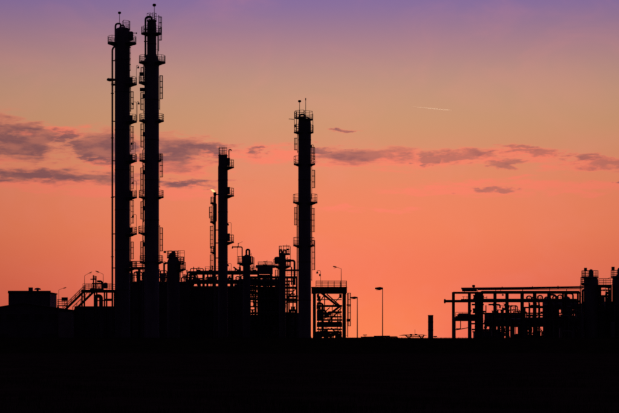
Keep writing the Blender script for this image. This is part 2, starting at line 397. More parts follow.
def building(name, label, px0, px1, py, D, depth, panel_w=3.0, doors=1, windows=3, parapet=.35):
    pc = (px0 + px1) / 2; t = T(name, label, 'building', pc, D); a, b, h = t.x(px0), t.x(px1), t.z(py)
    t.part(MB().box(a + .06, b - .06, .06, depth - .06, 0, h - .25), 'wall', 'concrete')
    n = max(2, round((b - a) / panel_w)); w = (b - a) / n
    for i in range(n):
        o = .02 * (i % 2)
        t.part(MB().box(a + i * w + .015, a + (i + 1) * w - .015, -.03 - o, .055, .3, h - .28), 'cladding_panel', 'panel')
    t.part(MB().box(a - .12, b + .12, -.15, depth + .12, h - .25, h), 'roof', 'roof')
    t.part(MB().box(a - .1, b + .1, -.13, .12, h + .003, h + parapet), 'parapet', 'panel')
    for i in range(doors):
        x = a + (b - a) * (i + .3) / doors
        d = t.part(MB().box(x - .6, x + .6, -.11, -.055, .05, 2.2), 'door', 'paint'); t.part(MB().box(x + .4, x + .5, -.17, -.112, 1.0, 1.08), 'handle', 'galv', d)
    for i in range(windows):
        x = a + (b - a) * (i + .7) / windows
        if x + .8 > b: continue
        f = t.part(MB().box(x - .7, x + .7, -.12, -.055, h * .55, h * .55 + 1.2), 'window', 'galv')
        t.part(MB().box(x - .6, x + .6, -.14, -.122, h * .55 + .1, h * .55 + 1.1), 'pane', 'glass', f)
    return t
def street_lamp(label, px, py0, py_head, hx0, hx1, D, name='street_lamp', tilt=0.0, zb=0.0, r=.085, group=None, hh=.32):
    t = T(name, label, 'lamp', px, D, group, zb); z = t.z(py_head)
    t.part(MB().cyl((0, 0, 0), (0, 0, .9), r * 1.6, 10), 'base', 'galv')
    t.part(MB().cyl((0, 0, .9), (0, 0, z), r * 1.15, 8, r * .7), 'pole', 'galv')
    s = 1 if hx1 > px + 1 else -1; far = t.x(hx1 if s > 0 else hx0); L = abs(far)
    if tilt:
        e = V((far * .55, 0, z + tilt * .6)); t.part(MB().tube(bend([(0, 0, z - .4), (0, 0, z), e], .3), r * .6, 6), 'arm', 'galv'); a = e; b = V((far, 0, z + tilt))
    else:
        a = V((-.08 * s, 0, z)); b = V((far, 0, z))
    d = b - a; h = t.part(MB().add([a + V((0, y * .16, q * hh * .30)) for y, q in ((-1, -1), (1, -1), (1, 1), (-1, 1))] +
            [a + d * .4 + V((0, y * .22, q * hh * .5)) for y, q in ((-1, -1), (1, -1), (1, 1), (-1, 1))] +
            [b + V((0, y * .14, q * hh * .28)) for y, q in ((-1, -1), (1, -1), (1, 1), (-1, 1))],
            [(0, 1, 2, 3)] + [(o + i, o + 4 + i, o + 4 + (i + 1) % 4, o + (i + 1) % 4) for o in (0, 4) for i in range(4)] + [(11, 10, 9, 8)]), 'lamp_head', 'lamp')
    t.part(MB().box(min(a.x + d.x * .3, a.x + d.x * .85), max(a.x + d.x * .3, a.x + d.x * .85), -.13, .13, min(a.z, b.z) - hh * .62, min(a.z, b.z) - hh * .45), 'glass', 'glass', h)
    return t
def skid(name, label, px0, px1, py_top, D, zbase, seed, depth=3.0, dense=1.0, cat='pipework', group=None):
    """a steel base with risers, elbows, valves and small pots: the piled-up pipework of the plant"""
    rg = random.Random(seed); pc = (px0 + px1) / 2; t = T(name, label, cat, pc, D, group, zbase); a, b = t.x(px0), t.x(px1); H = t.z(py_top)
    t.part(MB().box(a, b, 0, depth, 0, .2), 'base_frame', 'steel')
    n = max(3, int((b - a) / 1.1 * dense))
    for i in range(n):
        x = a + (b - a) * (i + rg.uniform(.2, .8)) / n; y = rg.uniform(.3, depth - .3); h = H * (1 - .5 * rg.random() ** 1.6); r = rg.choice((.1, .14, .18, .24)); k = rg.random()
        if k < .45:
            x2 = min(b - .1, max(a + .1, x + rg.choice((-1, 1)) * rg.uniform(.8, 2.6))); h2 = h * rg.uniform(0, .6) + .2
            pipe(t, [(x, y, .2), (x, y, h), (x2, y, h), (x2, y, h2)], r, flanges=((0, .5),))
            if rg.random() < .6: valve(t, ((x + x2) / 2, y, h), r * 1.1, 'x')
        elif k < .72:
            pt = t.part(MB().lathe(head_prof(rg.uniform(.35, .7), .5, max(1.2, h), .5), (x, y, 0), n=14), 'pot', 'clad')
            t.part(MB().cyl((x, y, .2), (x, y, .7), .3, 10), 'skirt', 'steel', pt)
        else:
            p = pipe(t, [(x, y, .2), (x, y, h)], r, 'riser'); valve(t, (x, y, h * .7), r * 1.1, 'z')
            t.part(MB().cyl((x, y, h), (x, y, h + .08), r * 1.6, 10), 'flange', 'steel', p)
    for i in range(max(1, int(H / .75))):
        z = .7 + i * .72
        if z > H: break
        x0, x1 = sorted((rg.uniform(a, b), rg.uniform(a, b)))
        if x1 - x0 > 1.0: pipe(t, [(x0, depth * .5 + i * .2, z), (x1, depth * .5 + i * .2, z)], rg.choice((.12, .16, .24)))
    return t

# ------------------------------------------------------------------ ground
def grid(name, xs, ys, zf, m, kind='structure'):
    mb = MB(); nx = len(xs)
    mb.add([(x, y, zf(x, y)) for y in ys for x in xs], [(j * nx + i, j * nx + i + 1, (j + 1) * nx + i + 1, (j + 1) * nx + i) for j in range(len(ys) - 1) for i in range(nx - 1)])
    o = mb.build(name, m); o['kind'] = kind; return o
def gz(x, y):
    if -260 < x < 260 and 20 < y < 322: return .05 * math.sin(x * .31 + y * .13) + .04 * math.sin(y * .47 - x * .09)
    return 0.0
gx = [-60000, -8000, -1500, -500, -261] + [-260 + 8 * i for i in range(66)] + [270, 500, 1500, 8000, 60000]
gy = [-60000, -8000, -1000, -200, 0, 20] + [24 + 6 * i for i in range(50)] + [330, 380, 450, 600, 1200, 4000, 15000, 45000]
grid('ground', gx, gy, gz, 'soil')
ex = [-420 + 3 * i for i in range(281)]
prof = [(322.0, -.15), (327, 1.1), (331.5, 2.30), (333.5, 2.50), (337, 2.50), (340, 2.2), (346, .9), (351, -.15)]
rg = random.Random(5)
em = MB(); ev = []
for x in ex:
    k = .04 * math.sin(x * .21) + .03 * math.sin(x * .057 + 1) + rg.uniform(-.02, .02)
    for y, z in prof: ev.append((x, y, z + (k if 0 < z else 0)))
n = len(prof)
em.add(ev, [(i * n + j, (i + 1) * n + j, (i + 1) * n + j + 1, i * n + j + 1) for i in range(len(ex) - 1) for j in range(n - 1)])
eo = em.build('embankment', 'turf'); eo['kind'] = 'structure'
gr = MB(); rg = random.Random(9)
def blade(x, y, z, h, w):
    a = rg.uniform(0, 6.28); lx, ly = rg.uniform(-.35, .35) * h, rg.uniform(-.35, .35) * h; c, s = math.cos(a) * w, math.sin(a) * w
    gr.add([(x - c, y - s, z - .05), (x + c, y + s, z - .05), (x + lx, y + ly, z + h)], [(0, 1, 2)])
for i in range(17000): blade(rg.uniform(-62, 62), rg.uniform(331.5, 338), 2.45, abs(rg.gauss(.08, .06)) + .03 + (.16 * rg.random() if rg.random() < .05 else 0), .025)
for i in range(70000):
    y = 48 + 150 * rg.random() ** 2; x = rg.uniform(-1, 1) * (y * .17 + 4)
    if math.sin(x * .9 + y * .35) + math.sin(y * .8 - x * .4) + rg.uniform(-1, 1) > .2: blade(x, y, gz(x, y), rg.uniform(.06, .28), .012)
go = gr.build('grass', 'grass'); go['kind'] = 'stuff'; tag(go, 'short dry grass over the dark foreground field', 'grass')

# ------------------------------------------------------------------ the four tall columns
RT, LT = (-62, 62), (118, 242)
def shell(t, prof, name='shell', m='clad', n=32):
    return t.part(MB().lathe(prof, n=n), name, m)
def rings(t, r, pys):
    for p in pys: t.part(MB().lathe([(r - .01, t.z(p) - .06), (r + .05, t.z(p) - .06), (r + .05, t.z(p) + .06), (r - .01, t.z(p) + .06)], n=32), 'band', 'steel')

# column 1: tall, full width to the top, single overhead pipe, side downpipe
t = T('distillation_column', 'leftmost tall dark column with a separate downpipe along its left side', 'column', 122.4, 404, 'tall process columns')
k = t.k; r = 7.6 * k
shell(t, [(r * 1.06, 0), (r * 1.06, t.z(334)), (r, t.z(333)), (r, t.z(33)), (r * .92, t.z(30)), (r * .7, t.z(28.2)), (r * .35, t.z(27.4)), (0, t.z(27.2))])
rings(t, r, (60, 92, 130, 170, 210, 250, 290))
pipe(t, [(t.x(119.5), -.3, t.z(30)), (t.x(121.6), -.3, t.z(23.9)), (t.x(115.6), -.3, t.z(23.9)), (t.x(115.6), -.3, t.z(46)), (t.x(112.5), -.3, t.z(49)), (t.x(112.5), -.3, 1.0)], .19, 'overhead_pipe', rad=.8, flanges=((4, .15), (4, .3), (4, .5), (4, .7)))
pipe(t, [(t.x(120.5), .6, t.z(29)), (t.x(120.5), .6, t.z(25)), (t.x(124), .6, t.z(25)), (t.x(124), .6, t.z(29))], .16, 'vent_pipe')
for p in (61, 84.5, 121.5, 161, 197, 234, 268):
    t.part(MB().box(t.x(111.6), t.x(115.5), -.45, -.15, t.z(p) - .09, t.z(p) + .09), 'pipe_clamp', 'steel')
beacon(t, 119.5, 11.8, 24)
platform(t, 29.2, .2, [(-75, 85, r * 1.03)], 1.6, brackets=False)
for a in (t.x(122.6), t.x(126.2), t.x(129.7)):
    t.part(MB().cyl((a, -.5, t.z(29)), (a, -.5, t.z(21.8)), .05, 5), 'vent_pipe', 'galv')
t.part(MB().lathe([(0, 0), (.55, .02), (.6, .12), (.6, 1.6), (.45, 1.75), (0, 1.8)], (r + .1, -.3, t.z(40.6)), n=12), 'manway', 'clad')
t.part(MB().bar((r, -.5, t.z(33.4)), (t.x(137), -.5, t.z(33.6)), .14, .12), 'davit_arm', 'steel')
t.part(MB().box(t.x(136.2), t.x(137.3), -.6, -.4, t.z(34.3), t.z(32.9)), 'davit_hook', 'steel')
platform(t, 43, r - .02, [(130, 230, 14.8 * k), (-60, 60, 14.0 * k)])
platform(t, 79.5, r - .02, [(150, 210, 15.6 * k)], h=.05, brackets=False)
for p in (83.8, 121.2, 160.6, 197, 233.6, 268): platform(t, p, r - .02, [(-58, 58, 14.6 * k)])
platform(t, 84.4, r - .02, [(160, 200, 11.2 * k)], h=.3, brackets=False)
for p0, p1, a in ((87, 112, -8), (124, 152, 12), (163, 192, -8), (199, 226, 10), (237, 262, -6), (46, 82, -40)): ladder(t, p0, p1, r, a)
for p in (80, 118, 157, 193.5, 230, 264): t.part(MB().box(r - .03, r + .5, -.75, -.1, t.z(p) - .6, t.z(p) + .5), 'manway', 'clad')
for p, q in ((83.5, 65.5), (121, 102), (160.5, 142), (197, 181), (233.5, 214.5)):
    gooseneck(t, 136.4 if p != 160.5 else 135.2, p, q, 1.8 if p < 90 else -3.5)

# column 2: the tallest, with a narrower upper section
t = T('distillation_column', 'tallest dark column with narrowed top section and ladders on both sides', 'column', 151.7, 398, 'tall process columns')
k = t.k; r = 7.3 * k; ru = 4.6 * k
shell(t, [(r * 1.07, 0), (r * 1.07, t.z(334)), (r, t.z(333)), (r, t.z(60.5)), (ru, t.z(54)), (ru, t.z(24)), (ru * .9, t.z(21.5)), (ru * .6, t.z(20)), (0, t.z(19.4))])
rings(t, r, (66, 100, 140, 180, 220, 262)); rings(t, ru, (30, 44))
pipe(t, [(0, -.2, t.z(21)), (0, -.2, t.z(17.2)), (t.x(145.6), -.2, t.z(17.2)), (t.x(145.6), -.2, t.z(58))], .2, 'overhead_pipe', rad=.7, flanges=((2, .3), (2, .6)))
pipe(t, [(t.x(157.9), -.2, t.z(34)), (t.x(157.9), -.2, t.z(57))], .1, 'instrument_pipe')
beacon(t, 154.3, 3.9, 20, w=3.6, h=2.6)
platform(t, 20.6, .1, [(-75, 255, ru * 1.08)], 1.4, brackets=False)
platform(t, 33.4, ru - .02, [(110, 250, 10.6 * k), (-70, 70, 9.9 * k)])
platform(t, 62.2, r - .02, [(122, 238, 12.8 * k), (-58, 58, 13.8 * k)])
for p, spans in ((82.6, [(125, 235, 13.0 * k)]), (120.6, [(125, 235, 12.6 * k), (-52, 52, 12.2 * k)]), (160.4, [(130, 230, 12.4 * k), (-35, 35, 9.8 * k)]),
                 (196.8, [(128, 232, 12.9 * k), (-50, 50, 12.0 * k)]), (232.8, [(128, 232, 13.4 * k)]), (262, [(128, 232, 12 * k), (-50, 50, 11.5 * k)])): platform(t, p, r - .02, spans)
for p0, p1, a, rr in ((15, 51, 8, ru + .32), (76, 110, -4, r), (154, 188, 4, r), (225, 262, -3, r), (64, 82, 172, r), (91, 113, 184, r), (122, 150, 178, r), (165, 194, 183, r), (199, 222, 178, r), (240, 262, 184, r)):
    ladder(t, p0, p1, rr, a)
pipe(t, [(t.x(143.2), -.6, t.z(150)), (t.x(143.2), -.6, 2.0)], .11, 'downpipe')
for p in (96, 134, 172, 208, 244): t.part(MB().box(-r - .28, -r + .05, -.6, .1, t.z(p) - .5, t.z(p) + .35), 'manway', 'clad')
for p, q, x in ((62, 66, 0), (121, 101.5, 137.2)):
    if x: gooseneck(t, x, p, q, 1.5)
for p, x in ((74.5, 142), (90, 142.5)): box_on(t, x, p, .9, .7, -.6)

# column 3: short column by the flare stack
t = T('distillation_column', 'short dark column beside the thin flare stack, platforms on its right side', 'column', 222.9, 410, 'tall process columns')
k = t.k; r = 4.85 * k
shell(t, [(r * 1.05, 0), (r * 1.05, t.z(330)), (r, t.z(329)), (r, t.z(167)), (r * .93, t.z(165)), (r * .93, t.z(156)), (r * .8, t.z(155)), (0, t.z(154.4))])
rings(t, r, (180, 212, 240, 262))
platform(t, 155, .1, [(-85, 265, r * .98)], 1.45, brackets=False)
pipe(t, [(t.x(225.6), -.3, t.z(168)), (t.x(229), -.3, t.z(168)), (t.x(229), -.3, t.z(149.8)), (t.x(231.2), -.3, t.z(149.8)), (t.x(231.2), -.3, t.z(151.2))], .11, 'vent_pipe', rad=.3)
t.part(MB().cyl((t.x(219.5), -.2, t.z(155)), (t.x(219.5), -.2, t.z(146.6)), .06, 6, .03), 'mast', 'galv')
t.part(MB().cyl((t.x(224.5), .2, t.z(155)), (t.x(224.5), .2, t.z(147.2)), .04, 6, .03), 'mast', 'galv')
for p in (167, 195.4, 242): platform(t, p, r - .02, [(-62, 62, 11.2 * k)], 1.45)
for p in (161.5, 190.5, 237): t.part(MB().box(r - .05, r + .45, -.7, 0, t.z(p) - .8, t.z(p) + .7), 'manway', 'clad')
ladder(t, 200, 232, r, 75); ladder(t, 168, 192, r, 70)
gooseneck(t, 231.2, 242, 222.6, -3.2)

# flare stack
t = T('flare_stack', 'thin flare stack with a small flame burning at its tip', 'flare stack', 214.9, 412)
k = t.k; r = 1.1 * k
shell(t, [(r * 1.4, 0), (r * 1.4, t.z(330)), (r, t.z(325)), (r, t.z(222)), (r * 1.75, t.z(221)), (r * 1.75, t.z(204)), (r, t.z(203)), (r, t.z(196)), (r * 1.35, t.z(195.4)), (r * 1.35, t.z(192.3)), (r * .6, t.z(192.3)), (0, t.z(192.6))], n=16)
for p in (194.5, 230, 243, 258):
    t.part(MB().box(0, t.x(218.2), -.12, .12, t.z(p) - .1, t.z(p) + .1), 'stay', 'steel')
for p, e, hh in ((203, 4.6, 1.2), (222, 4.9, 1.2), (252.3, 4.6, 1.2)): platform(t, p, r, [(105, 255, e * k)], hh)
ladder(t, 204, 221, r * 1.75, 180); ladder(t, 223, 251, r, 180, hoop=.9); ladder(t, 254, 280, r, 182)
fl = MB().tube([t.P(214.7, 192.4), t.P(213.7, 191.3), t.P(212.6, 190.4), t.P(211.6, 189.9), t.P(210.6, 189.6)], [.14, .24, .22, .13, .02], 8)
t.part(fl, 'flame', fm)

# column 4: the right-hand one
t = T('distillation_column', 'lone tall dark column right of centre with twin rooftop masts', 'column', 304.6, 392, 'tall process columns')
k = t.k; r = 6.4 * k
shell(t, [(r * 1.05, 0), (r * 1.05, t.z(337)), (r, t.z(336)), (r, t.z(124)), (r * .95, t.z(120.5)), (r * .7, t.z(119)), (0, t.z(118.2))])
rings(t, r, (140, 180, 220, 262, 300))
pipe(t, [(t.x(305), -.2, t.z(120)), (t.x(305), -.2, t.z(114.6)), (t.x(299.4), -.2, t.z(114.6)), (t.x(299.4), -.2, t.z(126))], .19, 'overhead_pipe', rad=.7)
pipe(t, [(t.x(302.5), .5, t.z(119)), (t.x(302.5), .5, t.z(116.4)), (t.x(309.5), .5, t.z(117.6)), (t.x(309.5), .5, t.z(121))], .14, 'vent_pipe')
beacon(t, 299.6, 100.2, 119); beacon(t, 305.7, 98, 119, box=False)
t.part(MB().cyl(t.P(305.7, 100.4), t.P(305.7, 98), .1, 6), 'beacon', 'lamp')
platform(t, 119.2, .2, [(-90, 90, 8.4 * k)], 1.5, brackets=False)
platform(t, 118, .2, [(95, 265, 10 * k)], 1.35, brackets=False, thick=.1)
platform(t, 132, r - .02, [(115, 245, 10.9 * k), (-55, 55, 9.0 * k)], 1.3)
for px, a, b in ((294.4, 132, 112), (296.6, 132, 112), (312.9, 132, 114)):
    t.part(MB().cyl(t.P(px, a, -.6), t.P(px, b, -.6), .06, 5), 'stanchion', 'galv')
t.part(MB().bar(t.P(294, 119.6, -.4), t.P(288.8, 119.2, -.4), .12, .1), 'davit_arm', 'steel')
for p, a, b in ((164, 11.0, 10.6), (202.2, 11.6, 13.0), (245.2, 11.5, 9.8)): platform(t, p, r - .02, [(122, 238, a * k), (-58, 58, b * k)], 1.5)
for p0, p1, a in ((134, 153, 184), (165, 199, 0), (203, 228, 181), (205, 243, 12), (238, 281, -2), (145, 162, 6)): ladder(t, p0, p1, r, a)
gooseneck(t, 313.6, 163, 144.8, -2.4); gooseneck(t, 296.4, 132, 124, -1.2)
pipe(t, [(t.x(297.2), -.5, t.z(205)), (t.x(297.2), -.5, 1.2)], .12, 'downpipe')

# ------------------------------------------------------------------ left: halls, stair platform
t = T('gabled_hall', 'low wide hall with shallow gable roof at the left edge', 'building', 26, 428)
a, b, ze, zr = t.x(-24), t.x(74), t.z(311), t.z(303.6); xm = t.x(24)
t.part(MB().add([(a, 0, 0), (b, 0, 0), (b, 0, ze), (xm, 0, zr), (a, 0, ze), (a, 22, 0), (b, 22, 0), (b, 22, ze), (xm, 22, zr), (a, 22, ze)],
    [(0, 1, 2, 3, 4), (9, 8, 7, 6, 5), (1, 6, 7, 2), (0, 4, 9, 5), (2, 7, 8, 3), (3, 8, 9, 4), (0, 5, 6, 1)]), 'wall', 'panel')
for x0, z0, x1, z1 in ((a - .5, ze - .1, xm, zr), (xm, zr, b + .5, ze - .1)):
    rp = t.part(MB().add([(x0, -.5, z0 + .03), (x1, -.5, z1 + .03), (x1, 22.5, z1 + .03), (x0, 22.5, z0 + .03), (x0, -.5, z0 + .2), (x1, -.5, z1 + .2), (x1, 22.5, z1 + .2), (x0, 22.5, z0 + .2)],
        [(3, 2, 1, 0), (4, 5, 6, 7), (0, 1, 5, 4), (1, 2, 6, 5), (2, 3, 7, 6), (3, 0, 4, 7)]), 'roof', 'roof')
for i in range(7):
    x = a + (b - a) * (i + .5) / 7; zt = ze - .5
    f = t.part(MB().box(x - 1.1, x + 1.1, -.08, .04, zt - 1.6, zt), 'window', 'galv'); t.part(MB().box(x - .98, x + .98, -.1, -.085, zt - 1.48, zt - .12), 'pane', 'glass', f)
for x in (a + 5, b - 5): t.part(MB().box(x - 1.8, x + 1.8, -.09, .04, 0.02, 3.6), 'roller_door', 'paint')
t = building('control_building', 'flat-topped dark box building rising behind the gabled hall, vents on roof', 8.4, 50.2, 292.2, 452, 12, 2.4, 1, 4)
t.part(MB().box(t.x(26.6), t.x(30.4), 3, 4.2, t.z(292.2) + .004, t.z(287.0)), 'roof_vent', 'galv')
v = t.part(MB().cyl((t.x(35.8), 3, t.z(292.2)), (t.x(35.8), 3, t.z(289.3)), .25, 10), 'roof_vent', 'galv')
t.part(MB().lathe([(.75, 0), (.78, .08), (.6, .32), (.25, .45), (0, .48)], (t.x(35.8), 3, t.z(289.4)), n=14), 'cowl', 'galv', v)
building('annex_building', 'low flat-roofed annex under the stair platform beside the left column', 75, 120, 307.8, 430, 9, 2.4, 2, 3)
# small box on a railed stand
t = T('instrument_stand', 'railed stand carrying a small dark instrument box left of the staircase', 'stand', 62, 415)
for px in (57.6, 66.5):
    for y in (0, 1.6): t.part(MB().ibeam((t.x(px), y, 0), (t.x(px), y, t.z(306.2)), .2, .2), 'post', 'steel')
t.part(MB().box(t.x(57), t.x(67), -.15, 1.75, t.z(306), t.z(305.2)), 'deck_panel', 'galv')
zz = t.z(305.2); railing(t, [(t.x(57.3), 0, zz), (t.x(66.7), 0, zz)])
railing(t, [(t.x(57.3), 0, zz), (t.x(57.3), 1.6, zz), (t.x(66.7), 1.6, zz)])
t.part(MB().cyl((t.x(64.2), .8, zz), (t.x(64.2), .8, t.z(300.3)), .08, 6), 'stalk', 'galv')
t.part(MB().box(t.x(61.2), t.x(67.2), .5, 1.1, t.z(300.8), t.z(297.2)), 'instrument_box', 'paint')
street_lamp('thin angled lamp post beside the railed instrument stand', 58.8, 338, 289.8, 59, 66.2, 414, 'lamp_post', .5, r=.06, group='angled lamp posts', hh=.16)
# stair platform
t = T('stair_platform', 'raised steel platform with sloping double staircase left of the tall columns', 'platform', 97, 400)
steel_frame(t, [82, 94.5, 104.5, 112.5], [291.2], 0, 4.2, .3, .42)
t.part(MB().ibeam((t.x(104.5) + .15, 0, t.z(299.8)), (t.x(112.5) - .15, 0, t.z(299.8)), .3, .5), 'beam', 'steel')
t.part(MB().ibeam((t.x(94.5) + .15, 0, t.z(300.5)), (t.x(104.5) - .15, 0, t.z(300.5)), .2, .25), 'beam', 'steel')
deck(t, 81, 113.6, 290.2, -.3, 4.5, .1, 9)
zz = t.z(290.2) + .1
railing(t, [(t.x(83), -.2, zz), (t.x(113), -.2, zz)]); railing(t, [(t.x(83), 4.4, zz), (t.x(113), 4.4, zz)])
for y0, o in ((-.2, 0), (1.0, 0), (3.0, 8), (4.2, 8)):
    t.part(MB().bar(t.P(83.5 + o, 291.5, y0), t.P(62.5 + o, 312, y0), .12, .34), 'stringer', 'steel')
for y0, y1, o in ((-.2, 1.0, 0), (3.0, 4.2, 8)):
    rb = MB()
    for y in (y0, y1):
        p, q = t.P(83.5 + o, 291, y), t.P(62.5 + o, 311.5, y)
        for hgt in ((.5, .95) if o == 0 else (.95,)): rb.cyl(p + V((0, 0, hgt)), q + V((0, 0, hgt)), RR, 5)
        for i in range(6): c = p.lerp(q, i / 5); rb.cyl(c, c + V((0, 0, .95)), RR, 5)
    t.part(rb, 'railing', 'galv')
    for i in range(16):
        c = t.P(83.5 + o, 291.5, 0).lerp(t.P(62.5 + o, 312, 0), (i + .5) / 16)
        t.part(MB().box(c.x - .14, c.x + .14, y0 + .07, y1 - .07, c.z - .02, c.z + .02), 'tread', 'galv')
t.part(MB().box(t.x(62.5) - .8, t.x(71), -.3, 4.3, 0, t.z(312)), 'landing', 'concrete')
t = T('pipe_stool', 'thick pipe stub standing under the raised stair platform', 'pipe', 96, 402.3)
pipe(t, [(t.x(95.8), 0, 0), (t.x(95.8), 0, t.z(296)), (t.x(101), 0, t.z(296)), (t.x(101), 0, 0)], .4, rad=.7)
# manifold on the platform
zb = t.z(290.2) + .1; zb = wz(290.2, 400) + .1
t = T('valve_manifold', 'small valve manifold standing on the raised stair platform', 'manifold', 97, 402, z=zb)
pipe(t, [(t.x(93.5), 0, 0), (t.x(93.5), 0, t.z(275.2))], .14); pipe(t, [(t.x(95.9), 0, 0), (t.x(95.9), 0, t.z(276))], .14)
pipe(t, [(t.x(90.4), 0, t.z(279.2)), (t.x(96.4), 0, t.z(279.2))], .12); pipe(t, [(t.x(92), 0, t.z(283.6)), (t.x(102), 0, t.z(283.6))], .16)
pipe(t, [(t.x(97), .2, t.z(281.2)), (t.x(102.2), .2, t.z(281.2)), (t.x(102.2), .2, 0)], .2); pipe(t, [(t.x(99), 0, t.z(286.6)), (t.x(99), 0, 0)], .13)
valve(t, t.P(94.6, 279.2), .16); valve(t, t.P(99.5, 283.6), .16); valve(t, t.P(93.5, 287), .15, 'z')
t.part(MB().box(t.x(90), t.x(103.5), -.4, .6, 0, .25), 'base_frame', 'steel')
t.part(MB().lathe(head_prof(.45, .3, 1.5), (t.x(105.3), .3, 0), n=12), 'pot', 'clad')
street_lamp('angled lamp post on the stair platform leaning its arm right', 84.6, 290, 275.6, 85, 92, 399.6, 'lamp_post', .75, zb, .06, 'angled lamp posts', .14)
street_lamp('angled lamp post on the stair platform leaning its arm left', 103.2, 290, 274.2, 95.6, 103, 401.5, 'lamp_post', .65, zb, .06, 'angled lamp posts', .26)

# ------------------------------------------------------------------ centre mass
t = building('compressor_house', 'large dark windowed block at the foot of the two tallest columns', 117, 189, 283, 425, 16, 3.0, 3, 6)
zc = t.z(283)
building('boiler_house', 'long dark block below the pipe bridge beside the short column', 189.6, 249, 287.6, 428, 14, 3.0, 2, 5)
zb2 = wz(287.6, 428)
skid('pump_skid', 'pipework and valves on the roof between the two tallest columns', 130, 146, 271, 431, zc, 3, 2.6, 2.2)
skid('pump_skid', 'pipework and valves on the roof just right of the tallest column', 157.5, 168, 269, 431, zc, 8, 2.4, 2.6)
skid('pump_skid', 'low tangle of pipes right of the domed vessel', 180, 196, 274.5, 432, zc, 12, 2.4, 2.4)
t = T('walkway_frame', 'railed steel frame at roof level between the tall columns', 'walkway', 138, 416)
steel_frame(t, [131, 139, 146], [268.6], 0, 2.4, .25, .3); deck(t, 130, 147, 267.4, -.2, 2.6, .1, 4)
zz = t.z(267.4) + .1; railing(t, [(t.x(130.5), -.1, zz), (t.x(146.5), -.1, zz)]); railing(t, [(t.x(130.5), 2.4, zz), (t.x(146.5), 2.4, zz)])
# domed vessel
t = T('domed_vessel', 'squat domed vessel with railed platforms right of the tallest column', 'vessel', 173.4, 408)
k = t.k
shell(t, [(6.2 * k, 0), (6.2 * k, t.z(265)), (6.0 * k, t.z(261)), (4.8 * k, t.z(258.6)), (2.9 * k, t.z(257.4)), (2.5 * k, t.z(257)), (2.4 * k, t.z(253)), (1.6 * k, t.z(251.2)), (0, t.z(250.7))])
pipe(t, [t.P(173.6, 254, -.1), t.P(170, 254.6, -.1), t.P(170, 260, -.1)], .3, 'vapour_pipe', rad=.5)
platform(t, 257.4, 2.2 * k, [(100, 260, 6.6 * k), (-80, 80, 5.6 * k)], 1.3)
platform(t, 269.2, 6.0 * k, [(-52, 52, 12.6 * k)], 1.4); platform(t, 263.4, 6.0 * k, [(-40, 40, 10.8 * k)], 1.3, brackets=False)
for px in (180.2, 184.6): t.part(MB().cyl(t.P(px, 269, -.5), t.P(px, 250.6, -.5), .05, 5), 'stanchion', 'galv')
for py in (250.8, 253, 257): t.part(MB().cyl(t.P(178, py, -.5), t.P(184.7, py, -.5), RR, 5), 'rail', 'galv')
t.part(MB().cyl(t.P(167.8, 258, -.4), t.P(167.8, 251, -.4), .05, 5), 'stanchion', 'galv')
t.part(MB().cyl(t.P(164.6, 251.2, -.4), t.P(172, 251, -.4), RR, 5), 'rail', 'galv')
box_on(t, 165, 252, .5, .4, -.4, 'lamp', 'floodlight')
ladder(t, 258, 281, 6.2 * k, -14); gooseneck(t, 163.4, 272, 261.5, 2.0)
pipe(t, [t.P(164.2, 285, -.2), t.P(164.2, 263, -.2), t.P(168, 263, -.2)], .2, 'feed_pipe')
# central pipe bridge
t = T('pipe_bridge', 'steel pipe bridge carrying horizontal pipes behind the short column', 'pipe rack', 222, 416)
steel_frame(t, [190, 203, 213, 232, 245, 258], [273.2, 282.6], 0, 4.5, .3, .34)
zt = t.z(273.2) + .17
for i, (y, r_, a, b) in enumerate(((.5, .16, 188, 259), (1.3, .22, 196, 258), (2.2, .14, 190, 259), (3.0, .25, 198, 256), (3.8, .16, 190, 259))):
    pipe(t, [(t.x(a), y, zt + r_), (t.x(b), y, zt + r_)], r_)
zt = t.z(282.6) + .17
for y, r_ in ((.7, .2), (1.6, .26), (2.6, .18), (3.5, .22)): pipe(t, [(t.x(186), y, zt + r_), (t.x(258), y, zt + r_)], r_)
pipe(t, [t.P(190.6, 284, -.5), t.P(190.6, 268.6, -.5), t.P(203.4, 268.6, -.5), t.P(203.4, 273, -.5)], .1)
pipe(t, [t.P(196.8, 273, -.5), t.P(196.8, 268.6, -.5)], .1)
pipe(t, [t.P(187.4, 287, -.4), t.P(187.4, 272.4, -.4), t.P(199, 272.4, -.4)], .18, flanges=((0, .5),))
pipe(t, [t.P(207.6, 287, .3), t.P(207.6, 271, .3), t.P(212, 271, .3)], .16)
for px, py in ((194, 277), (206, 279), (216.5, 278), (229, 278), (236, 278.5), (241, 277.5), (252, 279)):
    pipe(t, [t.P(px, 282.6, .1), t.P(px, py - 2, .1), t.P(px + 3.5, py - 2, .1), t.P(px + 3.5, 282.6, .1)], .12); valve(t, t.P(px, py, .1), .13, 'z')
gooseneck(t, 231.2, 272, 263.4, -3.2)
t.part(MB().bar(t.P(233.5, 267, 0), t.P(238.5, 270.8, 0), .25, .3), 'brace', 'steel'); t.part(MB().bar(t.P(236, 271.5, 0), t.P(240, 268.5, 0), .15, .15), 'brace', 'steel')
rg = random.Random(29)
for px, top in ((186.6, 270), (193.2, 266.6), (200.2, 270.2), (205.4, 267.8), (209.6, 270), (211.8, 266), (229.6, 268.6), (234.8, 269), (240.4, 267), (252.6, 267.4), (255.6, 269.6)):
    rs = t.part(MB().cyl(t.P(px, 273, rg.uniform(.2, 3)), t.P(px, top, rg.uniform(.2, 3)), rg.choice((.06, .1, .14)), 7), 'vent_stub', 'steel')
for px in (198.6, 210.4, 239, 254): valve(t, t.P(px, 270.4, .5), .17, 'x')
zq = t.z(273.2) + .3; railing(t, [(t.x(204), 4.4, zq), (t.x(218), 4.4, zq)]); railing(t, [(t.x(250), 4.4, zq), (t.x(257), 4.4, zq)])
